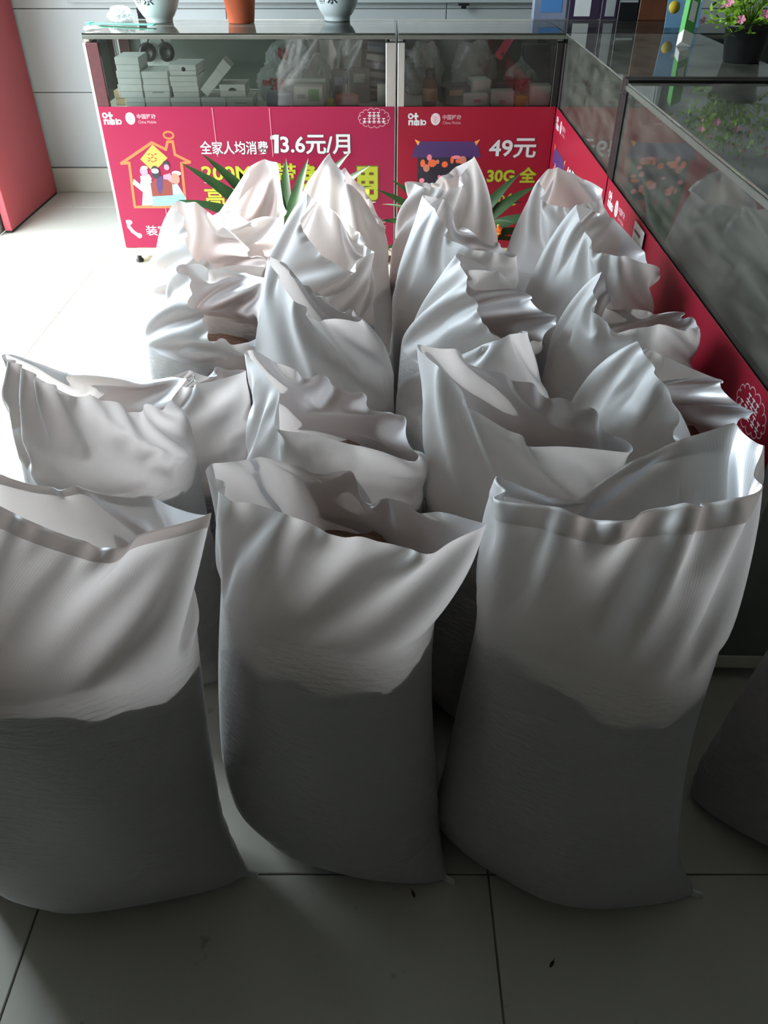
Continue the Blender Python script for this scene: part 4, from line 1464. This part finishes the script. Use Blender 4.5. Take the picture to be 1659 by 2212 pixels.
# slim clear display boxes, each with a yellow price tag at its front end
for k in range(4):
    q = side(cn, 0.60 + k * 0.135, 0.34, S0)
    t = thing('display_box', 'long slim clear display box, %s in the row from the pinkish gift box' % ('first', 'second', 'third', 'fourth')[k], 'display box', q, (0, 0, RZ + 0.12), group='clear display boxes with price tags')
    box('dark_tray', -0.045, 0.045, -0.14, 0.15, 0.0, 0.012, M['card_dark'], t, bev=0.001)
    box('clear_cover', -0.048, 0.048, -0.16, 0.155, 0.0125, 0.035, M['film'], t, bev=0.001)
    box('price_tag', -0.04, 0.0, -0.185, -0.1605, 0.0, 0.022, M['card_yellow'], t)
    box('price_print', -0.033, -0.008, -0.1858, -0.185, 0.006, 0.016, M['card_red'], t)
for k in range(5):
    q = side(cn, 0.55 + k * 0.17, 0.10 + 0.03 * (k % 2), S0)
    t = thing('card', 'pale price card with a %s band, %s in the row from the clear bags' % ('lilac' if k % 2 else 'grey', ('first', 'second', 'third', 'fourth', 'last')[k]), 'card', q, (0, 0, RZ + 0.3 * (k % 3 - 1)), group='price cards lying in the side counter')
    box('sheet', -0.04, 0.04, -0.028, 0.028, 0, 0.0015, M['whitebox'], t)
    box('print_band', -0.032, 0.032, -0.02, 0.0, 0.0015, 0.002, M['card_lilac' if k % 2 else 'card_grey'], t)

# ------------------------------------------------------------------ on top of the counters
TOP = CH + 0.0062


def wrap_glyph(body, rad, z0, z1, ang, mat, parent, prof):
    """brush character wrapped on the side of a round pot"""
    c = bpy.data.curves.new('brush_character', 'FONT')
    c.body = body
    c.offset = 0.015
    tmp = bpy.data.objects.new('brush_character', c)
    C.objects.link(tmp)
    bpy.context.view_layer.update()
    dg = bpy.context.evaluated_depsgraph_get()
    me = bpy.data.meshes.new_from_object(tmp.evaluated_get(dg))
    bpy.data.objects.remove(tmp)
    q = np.empty(len(me.vertices) * 3)
    me.vertices.foreach_get('co', q)
    q = q.reshape(-1, 3)
    mn, mx_ = q.min(0), q.max(0)
    s = (z1 - z0) / (mx_[1] - mn[1])
    x = (q[:, 0] - (mn[0] + mx_[0]) / 2) * s
    z = z0 + (q[:, 1] - mn[1]) * s
    pr = np.interp(z, [p_[1] for p_ in prof], [p_[0] for p_ in prof]) + 0.0012
    a = ang + x / rad
    me.vertices.foreach_set('co', np.stack([pr * np.sin(a), -pr * np.cos(a), z], -1).ravel())
    me.materials.clear()
    me.update()
    obj('brush_character', me, mat, parent)


def planter(label, px, pyb, wpx, glyphs):
    b0 = atZ(px, pyb, TOP)
    t = thing('planter', label, 'flower pot', (b0.x, b0.y + 0.07, TOP))
    prof = [(0.0, 0.0), (0.058, 0.0), (0.060, 0.006), (0.060, 0.016), (0.070, 0.026), (0.088, 0.055), (0.102, 0.095), (0.109, 0.14), (0.110, 0.19), (0.116, 0.20), (0.116, 0.21), (0.106, 0.21), (0.100, 0.19), (0.10, 0.175)]
    lathe('pot', prof, M['ceramic'], t, n=48)
    lathe('soil', [(0.0, 0.182), (0.06, 0.180), (0.0995, 0.178)], M['soil'], t, n=32)
    for g, a in glyphs:
        wrap_glyph(g, 0.10, 0.072, 0.125, a, M['dark_print'], t, prof[3:9])
    return t


planter('white ceramic planter with black brush characters near the mint strip', 338, 52, 100, [('茶', -0.15), ('香', -0.75)])
planter('white ceramic planter with black brush characters near the aluminium posts', 727, 48, 95, [('茶', -0.15), ('香', -0.75)])
b0 = atZ(518, 52, TOP)
tp = thing('planter', 'plain tapered terracotta flower pot between the white planters', 'flower pot', (b0.x, b0.y + 0.055, TOP))
lathe('pot', [(0, 0), (0.056, 0), (0.058, 0.003), (0.078, 0.15), (0.086, 0.152), (0.088, 0.19), (0.080, 0.19), (0.076, 0.17)], M['terracotta'], tp, n=40)
lathe('soil', [(0, 0.176), (0.05, 0.175), (0.076, 0.172)], M['soil'], tp, n=28)

# mint strip, scrap and crumpled film at the left end
a, b_ = atZ(190, 53, TOP), atZ(335, 58, TOP)
d = b_ - a
st = thing('strip', 'mint green plastic strip lying on the end of the counter top', 'strip', (a + b_) / 2 + Vector((0, 0, 0.004)), (0, -0.012, math.atan2(d.y, d.x)))
box('band', -d.length / 2, d.length / 2, -0.014, 0.014, 0.0, 0.004, M['mint'], st, bev=0.001)
box('clip_end', -d.length / 2 - 0.004, -d.length / 2 + 0.02, -0.016, 0.016, -0.001, 0.007, M['mint'], st, bev=0.001)
p = atZ(188, 66, TOP)
sp = thing('paper_scrap', 'folded white paper scrap on the corner of the counter top', 'paper', (p.x + 0.012, p.y + 0.03, TOP), (0, 0, 0.8))
bm = bmesh.new()
for qd in (((-0.035, -0.015, 0.001), (0.035, -0.02, 0.004), (0.03, 0.02, 0.012), (-0.03, 0.02, 0.003)),):
    f = bm.faces.new([bm.verts.new(v) for v in qd])
    g_ = bmesh.ops.extrude_face_region(bm, geom=[f])
    bmesh.ops.translate(bm, verts=[v for v in g_['geom'] if isinstance(v, bmesh.types.BMVert)], vec=(0, 0, 0.001))
bmesh.ops.recalc_face_normals(bm, faces=bm.faces)
from_bm('sheet', bm, M['whitebox'], sp)
bm = bmesh.new()
f = bm.faces.new([bm.verts.new(v) for v in ((-0.03, -0.02, 0.0035), (0.0, -0.021, 0.006), (-0.005, 0.015, 0.017), (-0.032, 0.012, 0.010))])
from_bm('flap', bm, M['whitebox'], sp)
p = atZ(262, 50, TOP)
bag('crumpled clear film ball beside the first white planter', (p.x - 0.01, p.y + 0.05, TOP), 0.055, 0.045, 0.035, M['film_white'], 14, False)
p = atZ(292, 48, TOP)
bx_ = carton('small black box tucked behind the first white planter', p.x - 0.02, p.x + 0.03, p.y + 0.13, TOP, 0.045, 0.05, M['black'])

# packs at the corner end
def top_pack(name, label, cat, px0, px1, pyb, h, d, mat, extra=None, rz=0.0):
    a, b_ = atZ(px0, pyb, TOP), atZ(px1, pyb, TOP)
    w = b_.x - a.x
    t = thing(name, label, cat, ((a.x + b_.x) / 2, a.y + d / 2, TOP), (0, 0, rz))
    box('body', -w / 2, w / 2, -d / 2, d / 2, 0, h, mat, t, bev=0.002)
    for (n_, x0, x1, z0, z1, m_) in (extra or ()):
        box(n_, x0 * w, x1 * w, -d / 2 - 0.0012, -d / 2 - 0.0001, z0, z1, m_, t)
    return t


top_pack('pack', 'bluish grey pack standing at the corner of the counters', 'pack', 1151, 1221, 43, 0.22, 0.06, M['card_lilac'], [('printed_patch', -0.3, 0.35, 0.03, 0.13, M['card_blue'])])
top_pack('pack', 'dark purple pack with a bright white window', 'pack', 1226, 1292, 43, 0.24, 0.07, M['card_purple'], [('window', -0.32, 0.2, 0.014, 0.2, M['whitebox'])])
top_pack('pack', 'dark purple pack with a grey window', 'pack', 1296, 1330, 43, 0.22, 0.07, M['card_purple'], [('window', -0.25, 0.35, 0.014, 0.2, M['card_grey'])])
top_pack('pack', 'black pack with a thin grey band', 'pack', 1333, 1374, 44, 0.22, 0.08, M['black'], [('band', -0.45, 0.45, 0.07, 0.078, M['card_grey'])])
top_pack('wooden_box', 'dark brown wooden box at the end of the counter top', 'box', 1377, 1440, 44, 0.24, 0.10, M['wood'], [('door_panel', -0.4, 0.4, 0.02, 0.2, M['wood'])])

# leaflet stand and green carton
b0 = atZ(1472, 60, TOP)
lf = thing('leaflet', 'upright blue leaflet with a yellow disc and white lettering', 'leaflet', (b0.x, b0.y, TOP), (R(-8), 0, 0.05))
box('board', -0.075, 0.075, 0, 0.004, 0, 0.21, M['blue_print'], lf)
lathe('disc', [(0, 0), (0.024, 0), (0.024, 0.0006), (0, 0.0006)], M['card_yellow'], lf, n=28, loc=(-0.045, -0.0001, 0.075), rot=(math.pi / 2, 0, 0))
for k, (x0, x1, z0, z1) in enumerate(((-0.015, 0.05, 0.10, 0.115), (0.0, 0.06, 0.075, 0.09), (-0.005, 0.035, 0.03, 0.045))):
    box('print_line', x0, x1, -0.0008, -0.0001, z0, z1, M['white_print'], lf)
box('foot', -0.03, 0.03, 0.004, 0.06, 0.0, 0.004, M['card_grey'], lf)
a = atZ(1476, 100, TOP)
gc = thing('carton', 'long green and white carton leaning back on the side counter', 'box', (a.x, a.y, TOP + 0.001), (R(-38), R(22), 0.1))
box('body', -0.022, 0.022, -0.016, 0.016, 0.05, 0.30, M['card_green'], gc, bev=0.001)
box('white_end', -0.022, 0.022, -0.016, 0.016, 0.0, 0.0495, M['whitebox'], gc, bev=0.001)
box('side_panel', -0.012, 0.012, -0.0168, -0.0161, 0.09, 0.17, M['whitebox'], gc)

# potted pink flowers
b0 = atZ(1612, 138, TOP)
pf = thing('potted_flower', 'yellow green plant with small pink flowers in a black pot', 'potted plant', (b0.x, b0.y + 0.05, TOP))
lathe('pot', [(0, 0), (0.056, 0), (0.060, 0.004), (0.076, 0.10), (0.082, 0.10), (0.082, 0.115), (0.074, 0.115), (0.070, 0.098)], M['black'], pf, n=4 * 6)
lathe('soil', [(0, 0.1), (0.04, 0.1), (0.07, 0.096)], M['soil'], pf, n=20)
r = random.Random(3)
bm = bmesh.new()
heads = []
for k in range(46):
    a = r.uniform(0, 2 * math.pi)
    el = r.uniform(-0.25, 1.4)
    L_ = r.uniform(0.10, 0.22)
    tip = Vector((math.cos(a) * math.cos(el) * L_ * 1.15, math.sin(a) * math.cos(el) * L_ * 1.15, 0.13 + math.sin(el) * L_))
    heads.append(tip)
    tube(bm, [(0, 0, 0.1), tip * 0.5 + Vector((0, 0, 0.06)), tip], [0.002, 0.0016, 0.001], 5)
stem = from_bm('stems', bm, M['leaf_yel'], pf, smooth=True)
stem['kind'] = 'stuff'
bm = bmesh.new()
for h_ in heads:
    for k in range(16):
        o_ = h_ * r.uniform(0.55, 1.0) + Vector((r.uniform(-0.03, 0.03), r.uniform(-0.03, 0.03), r.uniform(-0.02, 0.03)))
        if o_.z < 0.09:
            continue
        d1 = Vector((r.uniform(-1, 1), r.uniform(-1, 1), r.uniform(-0.3, 0.8))).normalized()
        d2 = d1.cross(Vector((r.uniform(-1, 1), r.uniform(-1, 1), 1))).normalized()
        l_, w_ = r.uniform(0.014, 0.026), r.uniform(0.005, 0.009)
        bm.faces.new([bm.verts.new(v) for v in (o_, o_ + d1 * l_ * 0.5 + d2 * w_, o_ + d1 * l_, o_ + d1 * l_ * 0.5 - d2 * w_)])
fo = from_bm('foliage', bm, M['leaf_yel'], pf)
fo['kind'] = 'stuff'
bm = bmesh.new()
for k in range(5):
    a = 2 * math.pi * k / 5
    c_, s_ = math.cos(a), math.sin(a)
    vs = [(0, 0, 0.0), (0.010 * c_ - 0.006 * s_, 0.010 * s_ + 0.006 * c_, 0.004), (0.015 * c_, 0.015 * s_, 0.003), (0.010 * c_ + 0.006 * s_, 0.010 * s_ - 0.006 * c_, 0.004)]
    bm.faces.new([bm.verts.new(v) for v in vs])
fme = bpy.data.meshes.new('flower')
bm.to_mesh(fme)
bm.free()
fme.materials.append(M['flower'])
for k, h_ in enumerate(heads[:24]):
    d_ = Vector((h_.x, h_.y - 0.05, h_.z)).normalized()
    o = obj('flower', fme, None, pf, loc=h_ * 1.06, rot=d_.to_track_quat('Z', 'Y').to_euler())

# ------------------------------------------------------------------ plants on the floor behind the sacks
def strap_plant(label, loc, potmat, leaves, pot_h, pot_r, seed):
    t = thing('potted_plant', label, 'potted plant', loc)
    lathe('pot', [(0, 0), (pot_r * 0.72, 0), (pot_r * 0.75, 0.006), (pot_r * 0.97, pot_h * 0.9), (pot_r, pot_h * 0.92), (pot_r, pot_h), (pot_r * 0.9, pot_h), (pot_r * 0.88, pot_h * 0.9)], potmat, t, n=36)
    lathe('soil', [(0, pot_h * 0.95), (pot_r * 0.5, pot_h * 0.94), (pot_r * 0.885, pot_h * 0.92)], M['soil'], t, n=28)
    r = random.Random(seed)
    for (ang, lean_, L_, w_, droop) in leaves:
        bm = bmesh.new()
        d = Vector((math.cos(ang), math.sin(ang), 0))
        sd_ = Vector((-d.y, d.x, 0))
        rows = []
        n = 12
        pos = Vector((0, 0, pot_h * 0.93)) + d * 0.008
        el = math.pi / 2 - lean_
        for i in range(n + 1):
            f = i / n
            ww = w_ * min(1, 0.45 + 1.6 * f) * max(0.03, (1 - f ** 2.6))
            dirv = (d * math.cos(el) + Vector((0, 0, 1)) * math.sin(el))
            up = Vector((-d.x * math.sin(el), -d.y * math.sin(el), math.cos(el)))
            nn = (up * 0.55 + Vector((0, -1, 0.25)) * 0.6)
            nn = (nn - dirv * nn.dot(dirv)).normalized()
            sv = dirv.cross(nn)
            rows.append([bm.verts.new(pos + sv * ww + nn * ww * 0.18), bm.verts.new(pos + sv * ww * 0.5 + nn * ww * 0.04), bm.verts.new(pos), bm.verts.new(pos - sv * ww * 0.5 + nn * ww * 0.04), bm.verts.new(pos - sv * ww + nn * ww * 0.18)])
            st_ = L_ / n
            pos = pos + (d * math.cos(el) + Vector((0, 0, 1)) * math.sin(el)) * st_
            el -= droop / n * (0.4 + 1.2 * f)
        for a_, b_ in zip(rows, rows[1:]):
            for k in range(4):
                bm.faces.new((a_[k], a_[k + 1], b_[k + 1], b_[k]))
        from_bm('leaf', bm, M['leaf_dark'], t, smooth=True)
    return t


D = math.radians
Lv = [(D(178), 0.86, 0.50, 0.036, 0.20), (D(190), 1.02, 0.46, 0.034, 0.45), (D(170), 0.70, 0.46, 0.034, 0.25), (D(205), 1.22, 0.44, 0.028, 0.45),
      (D(5), 0.80, 0.46, 0.038, 0.30), (D(345), 0.98, 0.44, 0.038, 0.5), (D(15), 0.62, 0.44, 0.034, 0.3), (D(350), 1.20, 0.44, 0.026, 0.6),
      (D(90), 0.5, 0.34, 0.030, 0.4), (D(60), 0.5, 0.34, 0.030, 0.3), (D(120), 0.5, 0.34, 0.030, 0.3), (D(270), 0.7, 0.32, 0.028, 0.6),
      (D(235), 0.8, 0.40, 0.030, 0.6), (D(305), 0.8, 0.38, 0.030, 0.6), (D(30), 0.95, 0.46, 0.018, 0.8), (D(150), 0.95, 0.46, 0.018, 0.7),
      (D(185), 1.3, 0.46, 0.016, 0.9), (D(355), 1.35, 0.48, 0.016, 1.0)]
q = atY(618, 520, 3.42)
strap_plant('strap leaved plant in a red pot in front of the pink banner', (q.x, 3.42, 0), M['redpot'], Lv, 0.28, 0.13, 1)
q2 = atY(985, 500, 3.42)
strap_plant('strap leaved plant in front of the dark red 49 banner', (q2.x + 0.02, 3.42, 0), M['black'], [(a + 0.12, l + 0.04, L_ * 0.84, w * 0.85, dr + 0.1) for a, l, L_, w, dr in Lv], 0.26, 0.15, 2)

# ornaments on the soil of the two pots
q = atY(634, 505, 3.33)
on = thing('ornament', 'pale stone ornament with a brown foot on the red pot', 'ornament', (q.x, 3.335, 0.2635))
bm = bmesh.new()
bmesh.ops.create_icosphere(bm, subdivisions=3, radius=1)
for v in bm.verts:
    k = 1 + 0.22 * mnoise.noise(v.co * 1.9)
    v.co = Vector((v.co.x * 0.038 * k, v.co.y * 0.026 * k, v.co.z * 0.028 * k + 0.045))
from_bm('stone', bm, M['stone'], on, smooth=True)
lathe('foot', [(0, 0), (0.03, 0), (0.028, 0.012), (0.022, 0.022), (0, 0.022)], M['wood'], on, n=20)
q = atY(1069, 528, 3.36)
fg_ = thing('figurine', 'small glossy orange and yellow animal figurine by the second plant', 'figurine', (q2.x + 0.135, 3.37, 0.2445), (0, 0, -0.2))
# body, head and legs grown as one skin
vsk = [(-0.035, 0, 0.028), (0.0, 0, 0.032), (0.028, 0, 0.036), (0.036, 0, 0.056), (0.042, 0, 0.074), (0.056, 0, 0.072), (-0.03, -0.014, 0.006), (-0.03, 0.014, 0.006), (0.024, -0.014, 0.006), (0.024, 0.014, 0.006), (-0.05, 0, 0.036)]
esk = [(0, 1), (1, 2), (2, 3), (3, 4), (4, 5), (0, 6), (0, 7), (2, 8), (2, 9), (0, 10)]
rsk = [0.02, 0.021, 0.018, 0.012, 0.015, 0.008, 0.008, 0.008, 0.008, 0.008, 0.005]
me = bpy.data.meshes.new('figure_body')
me.from_pydata(vsk, esk, [])
fo_ = obj('figure_body', me, M['orange_toy'], fg_)
sk = fo_.modifiers.new('skin', 'SKIN')
for v, rr in zip(me.skin_vertices[0].data, rsk):
    v.radius = (rr, rr)
me.skin_vertices[0].data[1].use_root = True
sb = fo_.modifiers.new('sub', 'SUBSURF')
sb.levels = 2
sb.render_levels = 2
for sy in (-0.009, 0.009):
    lathe('ear', [(0.006, 0), (0.004, 0.008), (0, 0.014)], M['yellow_toy'], fg_, n=10, loc=(0.038, sy, 0.084))
lathe('collar', [(0.011, 0), (0.0145, 0.003), (0.0145, 0.007), (0.011, 0.01)], M['yellow_toy'], fg_, n=18, loc=(0.037, 0, 0.052), rot=(0, 0.25, 0))

# bits of litter on the tiles in front
for k, (px, py, lab) in enumerate(((1192, 2083, 'dark seed husk lying on the tile by the joint'), (893, 1932, 'brown crumb lying at the foot of the twisted corner sack'))):
    p = atZ(px, py, 0)
    t = thing('crumb', lab, 'crumb', (p.x, p.y, 0.0), (0, 0, 0.9 + k))
    bm = bmesh.new()
    bmesh.ops.create_icosphere(bm, subdivisions=2, radius=1)
    for v in bm.verts:
        v.co = Vector((v.co.x * 0.007 * (1 + 0.3 * mnoise.noise(v.co * 2)), v.co.y * 0.0028, max(-0.7, v.co.z) * 0.0025 + 0.0018))
    from_bm('husk', bm, M['soil'] if k == 0 else M['wood'], t, smooth=True)
    bm = bmesh.new()
    tube(bm, [(0.006, 0, 0.0016), (0.009, 0.001, 0.0018), (0.011, 0.0015, 0.0012)], [0.0008, 0.0006, 0.0004], 6)
    from_bm('stalk', bm, M['wood'], t)
